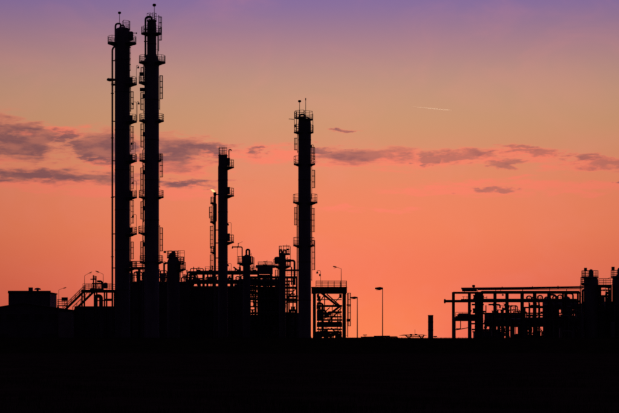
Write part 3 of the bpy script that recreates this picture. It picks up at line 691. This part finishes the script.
skid('pump_skid', 'tangled pipes and valves on the block left of the short column', 191, 216, 277, 433, zb2, 21, 3, 1.4)
skid('pump_skid', 'tangled pipes and valves on the block right of the short column', 228, 247, 278, 433, zb2, 22, 3, 1.6)
# vessel with loop
t = T('reactor_vessel', 'slim vessel topped by a pipe loop, crooked pipe arm at its left', 'vessel', 246.6, 402)
k = t.k; r = 3.7 * k
shell(t, [(r, 0), (r, t.z(262)), (r * .95, t.z(258)), (r * .8, t.z(256)), (r * .4, t.z(254.8)), (0, t.z(254.4))])
t.part(MB().lathe([(r * 1.25, t.z(263.5)), (r * 1.3, t.z(263)), (r * 1.3, t.z(257.5)), (r, t.z(255.8))], n=20), 'collar', 'clad')
pipe(t, [t.P(246.4, 257, 0), t.P(246.4, 249.6, 0), t.P(249.4, 249.6, 0), t.P(249.4, 258, 0)], .2, 'pipe_loop', rad=.35)
pipe(t, [t.P(244.6, 259, -.2), t.P(242.2, 259, -.2), t.P(242.2, 247, -.2), t.P(232.4, 247, -.2), t.P(232.4, 248.6, -.2)], .13, 'pipe_arm', rad=.3, flanges=((2, .98), (2, .45)))
t.part(MB().cyl(t.P(238.4, 247, -.2), t.P(238.4, 243, -.2), .06, 5), 'mast', 'galv')
t.part(MB().bar(t.P(237.2, 244.2, -.2), t.P(242.6, 241.6, -.2), .06, .06), 'wind_vane', 'galv')
t.part(MB().cyl(t.P(237.4, 247, -.2), t.P(237.4, 262, -.2), .04, 5), 'stanchion', 'galv')
platform(t, 263.2, r - .02, [(115, 245, 9.6 * k), (-45, 45, 6.4 * k)], 1.35)
ladder(t, 253, 272, r, 2); pipe(t, [t.P(240, 265, -.3), t.P(240, 290, -.3)], .12, 'downpipe')
# fan cooler
t = T('fan_cooler', 'railed box of air coolers between the two slim vessels', 'cooler', 264.5, 412)
steel_frame(t, [258.5, 265, 271.5], [275.4, 284], 0, 4.2, .28, .3)
t.part(MB().box(t.x(257.6), t.x(272.4), -.2, 4.4, t.z(273.6), t.z(267.6)), 'cooler_casing', 'clad')
zz = t.z(267.6) + .01; railing(t, [(t.x(258), -.1, zz), (t.x(272), -.1, zz)]); railing(t, [(t.x(258), 4.3, zz), (t.x(272), 4.3, zz)])
for px in (261.2, 268.8): t.part(MB().lathe([(1.2, 0), (1.25, .02), (1.15, .6), (1.1, .6), (1.1, .02)], (t.x(px), 2.1, zz), n=16), 'fan_ring', 'galv')
t.part(MB().cyl(t.P(267, 267.6, .3), t.P(267, 260, .3), .05, 5), 'mast', 'galv'); valve(t, t.P(265, 265.4, -.3), .2)
for px in (260, 263, 266.5, 270): pipe(t, [t.P(px, 284, -.1), t.P(px, 275.6, -.1)], .14)
# vessel with two goosenecks
t = T('reactor_vessel', 'slim vessel with twin gooseneck pipes and railed top beside the lone column', 'vessel', 282.3, 400)
k = t.k; r = 3.4 * k
shell(t, [(r, 0), (r, t.z(255)), (r * .9, t.z(253.6)), (r * .5, t.z(252.9)), (0, t.z(252.8))])
for a, b, y in ((279.6, 281.9, -.2), (283.3, 286, .2)):
    pipe(t, [t.P(b, 254, y), t.P(b, 250.2, y), t.P(a, 250.2, y), t.P(a, 255, y)], .15, 'gooseneck_pipe', rad=.3)
platform(t, 254, .2, [(-80, 80, 8 * k)], 1.6, brackets=False); platform(t, 253.6, .2, [(110, 250, 3.6 * k)], 1.5, brackets=False)
t.part(MB().cyl(t.P(286.6, 254, -.2), t.P(286.6, 244.4, -.2), .07, 6, .04), 'mast', 'galv'); box_on(t, 287.8, 249.6, .5, .35, -.2, 'lamp', 'floodlight')
t.part(MB().cyl(t.P(290.3, 266, -.4), t.P(290.3, 246.5, -.4), .05, 5), 'stanchion', 'galv')
t.part(MB().lathe(head_prof(.62, t.z(264), t.z(256.6)), (-r - .3, 0, 0), n=14), 'side_pot', 'clad')
platform(t, 266.2, r - .02, [(115, 245, 9.2 * k), (-65, 65, 8.8 * k)], 1.35)
ladder(t, 257, 266, r + .2, 2, cage=False); ladder(t, 268, 296, r, 172)
pipe(t, [t.P(285, 260.6, -.1), t.P(294.5, 260.6, -.1), t.P(294.5, 285, -.1)], .22, 'side_pipe', rad=.4)
pipe(t, [t.P(285, 270.2, .1), t.P(299, 270.2, .1)], .2, 'side_pipe'); pipe(t, [t.P(291.5, 285, -.2), t.P(291.5, 267, -.2)], .14, 'side_pipe')
# multi-level exchanger structure
t = T('exchanger_structure', 'crowded multi-level steel structure of exchangers left of the lone column', 'structure', 275, 405)
steel_frame(t, [249.4, 258, 268, 276, 287, 296.6], [277, 287.5, 299, 313, 326], 0, 5, .3, .32, rows=2)
for py, px0, px1 in ((287, 257, 297), (298.5, 257, 285), (312.5, 257, 297), (325.5, 257, 284)): deck(t, px0, px1, py, -.2, 5.2, .1, 6)
zz = t.z(277) + .2; railing(t, [(t.x(287), 0, zz), (t.x(297), 0, zz)]); railing(t, [(t.x(250), 0, zz), (t.x(258), 0, zz)])
for a, b, p, q in ((257, 268, 299, 287.5), (276, 287, 313, 299), (268, 276, 326, 313), (287, 296.6, 299, 287.5), (287, 296.6, 326, 338)):
    t.part(MB().bar(t.P(a, p, 0), t.P(b, q, 0), .2, .2), 'brace', 'steel')
for px in (255.4, 260, 264, 271, 279, 289, 293): pipe(t, [t.P(px, 338, .8), t.P(px, random.uniform(272, 282), .8)], random.choice((.14, .2, .26)), 'riser')
for py in (281, 284.5, 291, 294, 303, 317, 321, 330): pipe(t, [t.P(random.uniform(258, 270), py, 1.4), t.P(random.uniform(285, 297), py, 1.4)], random.choice((.14, .2)))
pipe(t, [t.P(286, 302, 1.1), t.P(297, 302, 1.1)], .18); pipe(t, [t.P(286, 296.2, 1.1), t.P(298, 296.2, 1.1)], .24); pipe(t, [t.P(286, 299.9, 4), t.P(298, 299.9, 4)], .2)
rg = random.Random(19)
for py in (279.6, 281.6, 284, 286, 289.4, 291.6, 293.2, 295.4, 297.4, 301.6, 306.5, 309.6, 315.6, 318.4, 320.6, 323, 327.6, 330): pipe(t, [t.P(249.8, py, 1.0 + rg.random()), t.P(rg.uniform(253.5, 259), py, 1.5), t.P(rg.uniform(256, 259), py + rg.uniform(.5, 3), 2.2)], rg.choice((.12, .17, .22, .26)))
for px, py in ((253, 281), (254.5, 287.5), (252.6, 294), (254, 304), (252.4, 312), (254.4, 319), (253, 325)): valve(t, t.P(px, py, .6), .2, 'z'); 
for px, a, b in ((251.6, 277, 300), (253.2, 285, 303), (252.2, 314, 338), (254.6, 318, 338)): pipe(t, [t.P(px, b, 1.6), t.P(px, a, 1.6)], .15, 'riser')
levels = {}
for nm, py in (('a', 287), ('b', 298.5), ('c', 312.5), ('d', 325.5)): levels[nm] = wz(py, 405) + .1
drum('heat_exchanger', 'horizontal exchanger drum on the top floor of the crowded steel structure', 'exchanger', 259, 284, 282.6, 3.6, 407.4, levels['a'])
drum('heat_exchanger', 'wide exchanger drum on the second floor of the crowded steel structure', 'exchanger', 258, 284, 293.2, 4.4, 407.4, levels['b'])
drum('heat_exchanger', 'fat exchanger drum on the third floor of the crowded steel structure', 'exchanger', 259, 286, 306, 5.2, 407.4, levels['c'])
drum('heat_exchanger', 'short drum beside the lone column on the third floor', 'exchanger', 288.5, 297.5, 310.4, 1.2, 407, levels['c'], nozzles=2)
drum('heat_exchanger', 'bottom exchanger drum in the crowded steel structure', 'exchanger', 257, 284, 320, 5.0, 407.4, levels['d'])
skid('pump_skid', 'pipework packed at the foot of the lone column', 285, 299, 315, 409, 0, 31, 4, 2.2)
t = T('storage_tank', 'broad dark storage tank behind the crowded exchanger structure', 'tank', 271.5, 440)
k = t.k; r = 12.4 * k
shell(t, [(r, 0), (r, t.z(290)), (r * 1.01, t.z(290)), (r * 1.01, t.z(289)), (r * .9, t.z(288.4)), (0, t.z(287))]); rings(t, r, (300, 311, 322))
skid('pump_skid', 'pumps and pipes at the foot of the loop-topped vessel', 247, 259, 316, 410, 0, 36, 3, 2.2)
building('valve_hut', 'narrow dark hut at the foot of the loop-topped vessel', 247.6, 259, 318.5, 428, 6, 1.3, 1, 0)
building('valve_hut', 'narrow dark hut at the left foot of the lone column', 284.6, 300, 314.5, 428, 6, 1.4, 1, 0)
building('pump_house', 'low dark pump house below the crowded exchanger structure', 246, 300, 335.5, 430, 8, 2.6, 2, 0)

# ------------------------------------------------------------------ truss frame right of the lone column
t = T('truss_frame', 'open braced steel frame with railed deck right of the lone column', 'steel frame', 331, 396)
k = t.k
zt = t.z(287.2)
for px, w in ((314.4, .95), (344.4, .85)):
    for y in (0, 6): t.part(MB().ibeam((t.x(px), y, 0), (t.x(px), y, t.z(293.2)), w, .6), 'post', 'steel')
t.part(MB().ibeam((t.x(311.5), 0, t.z(290.2)), (t.x(347), 0, t.z(290.2)), .5, 1.15), 'beam', 'steel')
t.part(MB().ibeam((t.x(311.5), 6, t.z(290.2)), (t.x(347), 6, t.z(290.2)), .5, 1.15), 'beam', 'steel')
for px in (314.4, 324.6, 334.5, 344.4): t.part(MB().ibeam((t.x(px), .27, t.z(290.4)), (t.x(px), 5.73, t.z(290.4)), .4, .9), 'cross_beam', 'steel')
deck(t, 311.2, 347.3, 287.3, -.3, 6.3, .08, 8)
zz = t.z(287.3) + .08; railing(t, [(t.x(316), -.2, zz), (t.x(346.6), -.2, zz), (t.x(346.6), 6.2, zz), (t.x(316), 6.2, zz)])
def br(a, b, c, d, w=.3, y=0.0): t.part(MB().bar(t.P(a, b, y), t.P(c, d, y), w, w), 'brace', 'steel')
br(321.5, 293, 338, 306, .42); br(327, 293.4, 341.5, 306, .24, 6); br(325, 317.5, 339.5, 306.6, .42); br(331, 319, 342, 307, .22, 6)
br(331, 328, 342, 337.5, .3); br(318, 336, 329, 328, .26, 6)
def hb(a, b, py, h, y=0.0, w=.3): t.part(MB().ibeam((t.x(a), y, t.z(py)), (t.x(b), y, t.z(py)), w, h), 'beam', 'steel')
hb(316.8, 342.2, 305.8, .34); hb(316.8, 342.2, 305.8, .3, 6); hb(316.8, 342.2, 320, .36); hb(316.8, 342.2, 325, .75); hb(316.8, 342.2, 325.4, .6, 6); hb(316.8, 342.2, 331.5, .2, 6)
hb(346.6, 350.9, 305, .26); hb(346.6, 350, 320.2, .55)
t.part(MB().bar(t.P(324.6, 293, 0), t.P(324.6, 319, 0), .22, .22), 'hanger', 'steel')
for a, py, q in ((318.5, 307, 2), (319, 298, 1.6)): t.part(MB().box(t.x(a - q), t.x(a + q), .5, 1.2, t.z(py) - .4, t.z(py) + .4), 'junction_box', 'paint')
t.part(MB().bar(t.P(340.5, 294, .6), t.P(340.5, 298, .6), .8, .5), 'gusset', 'steel'); t.part(MB().bar(t.P(318, 294, .6), t.P(318, 297.5, .6), .7, .5), 'gusset', 'steel')
pipe(t, [t.P(317.5, 316.4, 1.5), t.P(341.5, 316.4, 1.5)], .1); pipe(t, [t.P(317.5, 313.5, 3), t.P(331, 313.5, 3), t.P(331, 318.5, 3)], .14)
pipe(t, [t.P(317, 322.6, 1.5), t.P(342, 322.6, 1.5)], .18)
pipe(t, [t.P(317, 310, 2), t.P(326, 310, 2), t.P(326, 318, 2)], .2); pipe(t, [t.P(320, 319, 1), t.P(320, 300, 1), t.P(317, 300, 1)], .16)
pipe(t, [t.P(317, 303, 4), t.P(323, 303, 4), t.P(323, 336, 4)], .22); pipe(t, [t.P(328, 320, 2.2), t.P(328, 311.5, 2.2), t.P(342, 311.5, 2.2)], .1)
for px, py in ((321, 316.6), (334, 316.4), (338, 313)): valve(t, t.P(px, py, 1.2), .15)
railing(t, [(t.x(317.5), .1, t.z(319.6)), (t.x(341.5), .1, t.z(319.6))], h=1.0, rails=(.5, 1.0))
hb(316.8, 342.2, 329.4, .24); br(318, 328, 326, 337, .22); br(333, 337, 341, 328.5, .2, 6)
hb(316.8, 342.2, 312.2, .2, 6); hb(316.8, 342.2, 299, .16, 6); hb(316.8, 342.2, 316.8, .24, 3); hb(316.8, 342.2, 334, .3, 3)
br(317, 305, 325, 294, .22, 6); br(326, 325, 341, 308, .2, 3); br(317, 319, 330, 307, .2, 6); br(333, 305, 341, 295, .16, 3)
for px, a, b in ((318.6, 293, 337), (321.8, 305, 337), (332.4, 306, 325), (337.6, 312, 337), (340.6, 306, 337)): t.part(MB().bar(t.P(px, a, 3.4), t.P(px, b, 3.4), .17, .17), 'hanger', 'steel')
t.part(MB().lathe(head_prof(.55, t.z(319.5), t.z(309.5)), (t.x(319.6), 2.4, 0), n=12), 'pot', 'clad')
for px, py in ((322, 322.6), (326, 331), (330, 322), (336, 331.6), (339, 322)): valve(t, t.P(px, py, .9), .18)
for py in (329, 332.6, 335): pipe(t, [t.P(317, py, 2), t.P(342, py, 2)], .13)
ladder(t, 293, 337, 0, -12, c=(t.x(345.9) + .2, -.1), hoop=1.3)
gooseneck(t, 320.6, 287, 270.6, -3.4); box_on(t, 319.8, 275, .26, .45, 0, 'lamp', 'floodlight')
street_lamp('thin lamp post on the truss frame deck, arm pointing left', 341.2, 287, 268.6, 333, 341, 397, 'lamp_post', .45, zz, .06, 'angled lamp posts', .28)
skid('pump_skid', 'low pipes and valves inside the open braced frame', 317, 341, 330.5, 398, 0, 41, 3, 2.0)
drum('heat_exchanger', 'small drum lying low inside the open braced frame', 'exchanger', 318, 330, 334.5, 2.6, 400.5, 0, nozzles=2)

# ------------------------------------------------------------------ gap: lamps, canopy, post, low pipe rail
street_lamp('shorter of the two street lamps in the open gap', 357.3, 338, 297.6, 350.3, 357.4, 385, r=.1, group='street lamps in the gap', hh=.42)
street_lamp('taller of the two street lamps in the open gap', 382.6, 338, 288.4, 375, 382.8, 386, r=.1, group='street lamps in the gap', hh=.55)
t = T('low_pipe_rail', 'low pipe barrier along the bank below the taller street lamp', 'barrier', 379, 350)
t.part(MB().tube([t.P(361, 338.6), t.P(362.5, 337.2), t.P(382, 337.0), t.P(396.5, 336.9), t.P(398, 338.4)], .12, 8), 'rail', 'rust')
t.part(MB().tube([t.P(360.5, 338.6, .8), t.P(397, 338.4, .8)], .14, 8), 'rail', 'rust')
for px in (361.4, 366, 371, 376.4, 381.5, 387, 392, 397): t.part(MB().ibeam((t.x(px), .2, 0), (t.x(px), .2, t.z(336.4)), .2, .2), 'post', 'rust')
t.part(MB().box(t.x(363), t.x(367), 0, .4, t.z(335.3), t.z(334.6)), 'marker_plate', 'galv'); t.part(MB().cyl(t.P(365, 337, .2), t.P(365, 335.2, .2), .05, 5), 'stalk', 'galv')
pipe(t, [t.P(374, 336.6, .5), t.P(390, 336.4, .5)], .16)
t = T('canopy_shelter', 'thin flat canopy on splayed struts left of the short stack', 'shelter', 413, 390)
t.part(MB().add([t.P(399, 335.6, 0), t.P(404, 335.2, -1.4), t.P(423, 335.2, -1.4), t.P(427, 335.6, 0), t.P(423, 335.2, 1.6), t.P(404, 335.2, 1.6),
                 t.P(399.2, 335.3, 0), t.P(404, 334.6, -1.4), t.P(423, 334.6, -1.4), t.P(426.8, 335.3, 0), t.P(423, 334.6, 1.6), t.P(404, 334.6, 1.6)],
                [(5, 4, 3, 2, 1, 0), (6, 7, 8, 9, 10, 11)] + [(i, (i + 1) % 6, 6 + (i + 1) % 6, 6 + i) for i in range(6)]), 'roof', 'galv')
for a, b in ((405.5, 410), (411.5, 408.5), (419, 422), (424, 421.5)):
    for y in (-1.1, 1.3): t.part(MB().bar(t.P(a, 335.3, y), t.P(b, 339, y), .12, .12), 'strut', 'steel')
for px in (409.3, 421.7):
    for y in (-1.1, 1.3): t.part(MB().ibeam((t.x(px), y, 0), (t.x(px), y, t.z(339)), .25, .25), 'post', 'steel')
t.part(MB().bar(t.P(406, 336.6, -1.1), t.P(423, 336.6, -1.1), .14, .14), 'beam', 'steel'); t.part(MB().cyl(t.P(415, 334.8, 0), t.P(415, 329.4, 0), .04, 5), 'mast', 'galv')
for px in (411, 416): t.part(MB().box(t.x(px - 1.2), t.x(px + 1.2), -.4, .4, t.z(334.6) + .004, t.z(333.9)), 'roof_vent', 'galv')
t = T('short_stack', 'short plain dark stack standing alone left of the pipe rack', 'stack', 430.6, 388)
k = t.k; r = 2.6 * k
shell(t, [(r * 1.15, 0), (r * 1.15, .5), (r, .6), (r, t.z(316)), (r * 1.06, t.z(316)), (r * 1.06, t.z(315)), (r * .85, t.z(315)), (r * .85, t.z(318)), (0, t.z(318))], n=20, m='concrete')
rings(t, r, (322, 330))
t = T('marker_post', 'tiny T-shaped marker post right of the short stack', 'post', 435, 352)
t.part(MB().cyl((0, 0, 0), (0, 0, t.z(336.6)), .07, 6), 'post', 'galv'); t.part(MB().box(t.x(433.4), t.x(437), -.1, .1, t.z(337), t.z(336)), 'sign_plate', 'galv')

# ------------------------------------------------------------------ right: pipe rack
t = T('pipe_rack', 'long open steel pipe rack on the right with stacked pipe levels', 'pipe rack', 515, 400)
k = t.k
PX = [454, 470, 481, 495.7, 507.8, 523, 535.6, 550, 565, 580]
steel_frame(t, PX, [292.6, 301.2], 0, 3.2, .34, .34)
for a, b in ((0, 1), (1, 2)):
    for y in (0, 3.2): t.part(MB().ibeam((t.x(PX[a]) + .17, y, t.z(319)), (t.x(PX[b]) - .17, y, t.z(319)), .3, .8), 'beam', 'steel')
t.part(MB().box(t.x(452.6), t.x(455.6), -.3, .3, 0, t.z(317.4)), 'post_casing', 'concrete'); t.part(MB().box(t.x(468), t.x(471.4), -.3, .3, 0, t.z(320)), 'post_casing', 'concrete')
for a, b in ((5, 6), (6, 7), (7, 8), (8, 9)):
    for p in (307.5, 313.2): t.part(MB().ibeam((t.x(PX[a]) + .17, 0, t.z(p)), (t.x(PX[b]) - .17, 0, t.z(p)), .25, .28), 'beam', 'steel')
for px in (529, 543): t.part(MB().ibeam((t.x(px), 0, t.z(318)), (t.x(px), 0, t.z(302)), .2, .2), 'strut', 'steel')
pipe(t, [t.P(461.5, 288.4, .6), t.P(520, 287.9, .6), t.P(584, 286.9, .6)], .2, rad=.1, flanges=((0, .22), (0, .7), (1, .2), (1, .6)))
pipe(t, [t.P(463, 290, 2.5), t.P(478, 290, 2.5)], .22); pipe(t, [t.P(479, 289.4, 2.6), t.P(584, 288.4, 2.6)], .1)
for px in (464.5, 478, 496, 501, 523, 550, 567): t.part(MB().bar(t.P(px, 292, .6), t.P(px, 288.4, .6), .12, .12), 'pipe_support', 'steel')
pipe(t, [t.P(444.6, 301, 1.2), t.P(500, 301, 1.2)], .28, 'pipe', flanges=((0, .012),))
t.part(MB().lathe([(0, -.05), (.36, -.05), (.4, .1), (.36, .3), (0, .3)], t.P(444.6, 301, 1.2), 'x', 14), 'blind_flange', 'steel')
for y, r_, a, b in ((1.8, .16, 462, 578), (2.3, .2, 476, 578), (2.8, .14, 462, 578)): pipe(t, [(t.x(a), y, t.z(301.2) + .17 + r_), (t.x(b), y, t.z(301.2) + .17 + r_)], r_)
for y, r_ in ((1.0, .12), (3.0, .1)): pipe(t, [(t.x(482), y, t.z(292.6) + .17 + r_), (t.x(580), y, t.z(292.6) + .17 + r_)], r_)
pipe(t, [t.P(457.5, 315.4, .5), t.P(478, 315.4, .5)], .26); pipe(t, [t.P(459, 313.8, 1.5), t.P(470, 313.8, 1.5), t.P(472, 310, 1.5)], .14); pipe(t, [t.P(456, 316.6, 2), t.P(480, 316.6, 2)], .16)
zz = t.z(317); railing(t, [(t.x(455.5), -.2, zz), (t.x(469), -.2, zz)], h=.95, rails=(.45, .95))
pipe(t, [t.P(456, 328.8, 0), t.P(460.6, 328.8, 0), t.P(460.6, 321, 0)], .1); pipe(t, [t.P(456, 321.8, 2), t.P(456, 330, 2), t.P(470, 327.4, 2)], .09)
for px, a, b in ((464, 301, 299), (467.5, 301, 298.6)): valve(t, t.P(px, a - 1.2, 1.2), .16)
for px, q in ((476.6, .3), (479.2, .34), (482.6, .22)): pipe(t, [t.P(px, 338, .9), t.P(px, 289.8 + q * 6, .9)], q, 'riser', flanges=((0, .3), (0, .55), (0, .8)))
for py, a, b in ((304.5, 472, 484), (309, 473, 482), (311.5, 474, 486), (323.6, 471, 484), (329.5, 472, 482)): pipe(t, [t.P(a, py, .5), t.P(b, py, .5)], .18); 
for px, py in ((474.5, 297), (478, 305.5), (483, 297.6), (476, 325), (474, 311)): valve(t, t.P(px, py, .3), .2, 'z')
t.part(MB().cyl(t.P(473.8, 291, .5), t.P(473.8, 287, .5), .08, 6), 'mast', 'galv'); t.part(MB().lathe([(0, 0), (.26, .02), (.3, .15), (.3, .4), (.18, .5), (0, .5)], t.P(473.8, 287.2, .5), n=10), 'beacon', 'lamp')
zz = t.z(309.5)
railing(t, [(t.x(497), 0, zz), (t.x(515), 0, zz)], h=.75, rails=(.75,)); t.part(MB().box(t.x(496), t.x(516), -.2, 1.2, zz - .15, zz - .001), 'deck_panel', 'galv')
for px in (502.6,): t.part(MB().cyl(t.P(px, 292.6, 0), t.P(px, 294.6, 0), .05, 5), 'hanger', 'galv'); box_on(t, 502.8, 295, .35, .25, 0, 'lamp', 'floodlight')
for px, py in ((527, 296), (532, 297), (538, 295.5), (545, 297), (553, 296), (558, 295)):
    pipe(t, [t.P(px, 301, .3), t.P(px, py, .3), t.P(px + 4.5, py, .3), t.P(px + 4.5, 301, .3)], .14); valve(t, t.P(px, py + 2.5, .3), .15, 'z')
rg = random.Random(77)
for i in range(26):
    px = rg.uniform(484, 577); py = rg.choice((304, 306, 309, 311, 315, 318, 327, 331)) + rg.uniform(-1, 1); L = rg.uniform(4, 14); y = rg.uniform(-.6, 2.8)
    q = rg.uniform(2, 8); pipe(t, [t.P(px, py, y), t.P(min(px + L, 580), py, y), t.P(min(px + L, 580), py + q, y)], rg.choice((.09, .12, .16)), flanges=((0, .4),))
    if rg.random() < .6: valve(t, t.P(px + L * .3, py, y), rg.choice((.13, .17)), 'x')
for px in (487, 491, 499, 504, 512, 517, 526, 531, 541, 546, 555, 560, 570, 575):
    pipe(t, [t.P(px, 338, 2.4), t.P(px, rg.uniform(302, 314), 2.4)], rg.choice((.1, .14, .2)), 'riser')
for p, a, b in ((324.5, 3, 9), (313.2, 2, 5)):
    for c in range(a, b): t.part(MB().ibeam((t.x(PX[c]) + .17, 3.2, t.z(p)), (t.x(PX[c + 1]) - .17, 3.2, t.z(p)), .25, .3), 'beam', 'steel')
# rack equipment
GR = 'pipework skids under the right rack'
skid('pump_skid', 'ragged valves and pipes right after the first thick riser of the right rack', 482, 496, 305.5, 402, 0, 51, 3.5, 1.6)
skid('pump_skid', 'pipes below the small handrail in the middle of the right rack', 496, 509, 309, 402, 0, 52, 3.5, 1.5)
skid('pump_skid', 'pipes under the right rack between handrail and boxed bays', 508.5, 523, 310.5, 402, 0, 57, 3.5, 1.5)
skid('pump_skid', 'pipework inside the boxed bays of the right rack', 524, 540, 313.5, 402, 0, 54, 3.5, 1.4)
skid('pump_skid', 'heaped pipework under the right rack left of the knob-topped vessel', 540, 562, 299.5, 403, 0, 55, 4, 1.5)
skid('pump_skid', 'dense pipework against the left foot of the knob-topped vessel', 562, 584, 298, 403, 0, 58, 4, 1.6)
drum('heat_exchanger', 'long low drum under the middle of the right rack', 'exchanger', 484, 522, 322.5, 4.2, 406.5, 0)
drum('heat_exchanger', 'long low drum under the boxed bays of the right rack', 'exchanger', 523, 556, 322, 4.8, 406.5, 0)
drum('heat_exchanger', 'raised drum behind the heaped pipework of the right rack', 'exchanger', 543, 579, 305.5, 4.2, 411, 0)
drum('heat_exchanger', 'upper drum on tall piers under the small handrail of the right rack', 'exchanger', 486, 508, 316.6, 3.4, 410.5, 0)
drum('heat_exchanger', 'upper drum on tall piers beside the boxed bays of the right rack', 'exchanger', 508.5, 524, 317.4, 3.4, 410.5, 0, nozzles=2)
drum('heat_exchanger', 'low drum at the left foot of the knob-topped vessel', 'exchanger', 557, 584, 322, 6, 409, 0)
t = T('knockout_drum', 'upright dark drum among the heaped pipework left of the knob-topped vessel', 'drum', 566.5, 407)
k = t.k; shell(t, [(4 * k, 0), (4 * k, t.z(300)), (3.4 * k, t.z(297.6)), (1.6 * k, t.z(296.4)), (0, t.z(296))], n=20)
pipe(t, [t.P(566.5, 297), t.P(566.5, 293.4), t.P(573, 293.4), t.P(573, 306)], .18, 'vapour_pipe'); rings(t, 4 * k, (304, 314))
t = T('knockout_drum', 'squat upright drum under the rack left of the heaped pipework', 'drum', 548.5, 407)
k = t.k; shell(t, [(4.6 * k, 0), (4.6 * k, t.z(301)), (3.8 * k, t.z(298.6)), (1.8 * k, t.z(297.6)), (0, t.z(297.2))], n=20)
pipe(t, [t.P(548.5, 298), t.P(548.5, 294.8), t.P(556, 294.8), t.P(556, 308)], .2, 'vapour_pipe'); rings(t, 4.6 * k, (306, 316))
for a, b, c, q in ((498, 511, 330.5, 71), (512, 524, 331.5, 72), (525, 541, 329.5, 73), (541, 558, 330, 74)):
    skid('pump_skid', {71: 'low pump set under the small handrail of the right rack', 72: 'low pump set right of the handrail under the right rack', 73: 'low pump set under the boxed bays of the right rack', 74: 'low pump set under the upright drums of the right rack'}[q], a, b, c, 405, 0, q, 2.5, 3.0)
building('switch_house', 'low dark switch house behind the right pipe rack', 476, 500, 331, 424, 8, 2.6, 1, 2)
building('blower_house', 'tall dark block behind the two right-hand vessels', 583, 668, 303, 424, 14, 3, 3, 6)
building('meter_house', 'small dark hut low behind the heaped rack pipework', 560, 582, 326, 420, 6, 2.5, 1, 1)
# vessels at the right edge
t = T('knob_topped_vessel', 'broad vessel with knob top and railed crown right of the pipe rack', 'vessel', 591, 406)
k = t.k; r = 7.2 * k
shell(t, [(r, 0), (r, t.z(281)), (r * .93, t.z(278.6)), (r * .6, t.z(277)), (r * .35, t.z(276.4)), (2.3 * k, t.z(276)), (2.3 * k, t.z(271.5)), (1.5 * k, t.z(269.6)), (0, t.z(269))])
platform(t, 277.2, 2.0 * k, [(100, 260, 9.6 * k), (-80, 80, 7.6 * k)], 1.3)
platform(t, 283.6, r - .02, [(125, 235, 10.6 * k)], 1.3)
for px in (581.6, 584): t.part(MB().cyl(t.P(px, 284, -.4), t.P(px, 270.6, -.4), .05, 5), 'stanchion', 'galv')
for py in (270.8, 273.6): t.part(MB().cyl(t.P(581.6, py, -.4), t.P(589, py, -.4), RR, 5), 'rail', 'galv')
t.part(MB().cyl(t.P(585.3, 277, -.3), t.P(585.3, 270.2, -.3), .09, 6), 'mast', 'galv'); t.part(MB().box(t.x(583.9), t.x(586.7), -.5, -.1, t.z(270.8), t.z(267.8)), 'beacon', 'lamp')
ladder(t, 285, 330, r, 170); pipe(t, [t.P(599.6, 338, -.3), t.P(599.6, 286, -.3), t.P(597, 286, -.3)], .18, 'side_pipe'); pipe(t, [t.P(582.4, 338, -.3), t.P(582.4, 290, -.3), t.P(586, 290, -.3)], .22, 'side_pipe')
t = T('edge_vessel', 'broad vessel cut by the right edge of the picture', 'vessel', 619.5, 406)
k = t.k; r = 7.2 * k
shell(t, [(r, 0), (r, t.z(281)), (r * .93, t.z(278)), (r * .6, t.z(276)), (r * .35, t.z(275)), (2.3 * k, t.z(274.5)), (2.3 * k, t.z(270)), (1.5 * k, t.z(268)), (0, t.z(267.4))])
platform(t, 276.8, 2.0 * k, [(100, 260, 8.8 * k), (-80, 80, 7.6 * k)], 1.3)
t.part(MB().cyl(t.P(612.8, 277, -.3), t.P(612.8, 269.6, -.3), .09, 6), 'mast', 'galv'); t.part(MB().box(t.x(611.3), t.x(614.3), -.5, -.1, t.z(270.2), t.z(266.8)), 'beacon', 'lamp')
ladder(t, 285, 330, r, 175)
t = T('vessel_walkway', 'railed walkway linking the two right-hand vessels', 'walkway', 605.5, 404)
steel_frame(t, [600.4, 611], [286.4, 296, 310], 0, 3, .3, .4); deck(t, 598.6, 613, 285, -.2, 3.2, .1, 4)
zz = t.z(285) + .1; railing(t, [(t.x(598.8), -.1, zz), (t.x(612.8), -.1, zz)]); railing(t, [(t.x(598.8), 3.1, zz), (t.x(612.8), 3.1, zz)])
t.part(MB().bar(t.P(607, 279, -.1), t.P(610, 277.4, -.1), .06, .06), 'floodlight', 'lamp')
skid('pump_skid', 'pipework below the walkway between the two right-hand vessels', 599, 612, 287.5, 407.5, 0, 61, 3.5, 4.5)
skid('pump_skid', 'pipes at the right edge of the picture below the cut-off vessel', 612, 634, 300, 402, 0, 63, 3.5, 1.8)

# ------------------------------------------------------------------ contrail, high up and far off, still in the sun
D = 30000.0
def far(px, py, y): return V(((px - CX) * y / F, y, CAMH + (HY - py) * y / F))
p, q = far(411, 106.6, D), far(452.5, 110.4, D * .985)
pts = [p.lerp(q, i / 24) for i in range(25)]
c0 = pts[12].copy()
rad = [1.5 + 5.5 * min(1, (i / 10.0)) * (1 if i < 22 else .55 ** (i - 21)) for i in range(25)]
co = MB().tube([a - c0 for a in pts], rad, 8).build('contrail', cm, loc=c0)
tag(co, 'short pale aircraft contrail streak high in the sky right of centre', 'contrail')
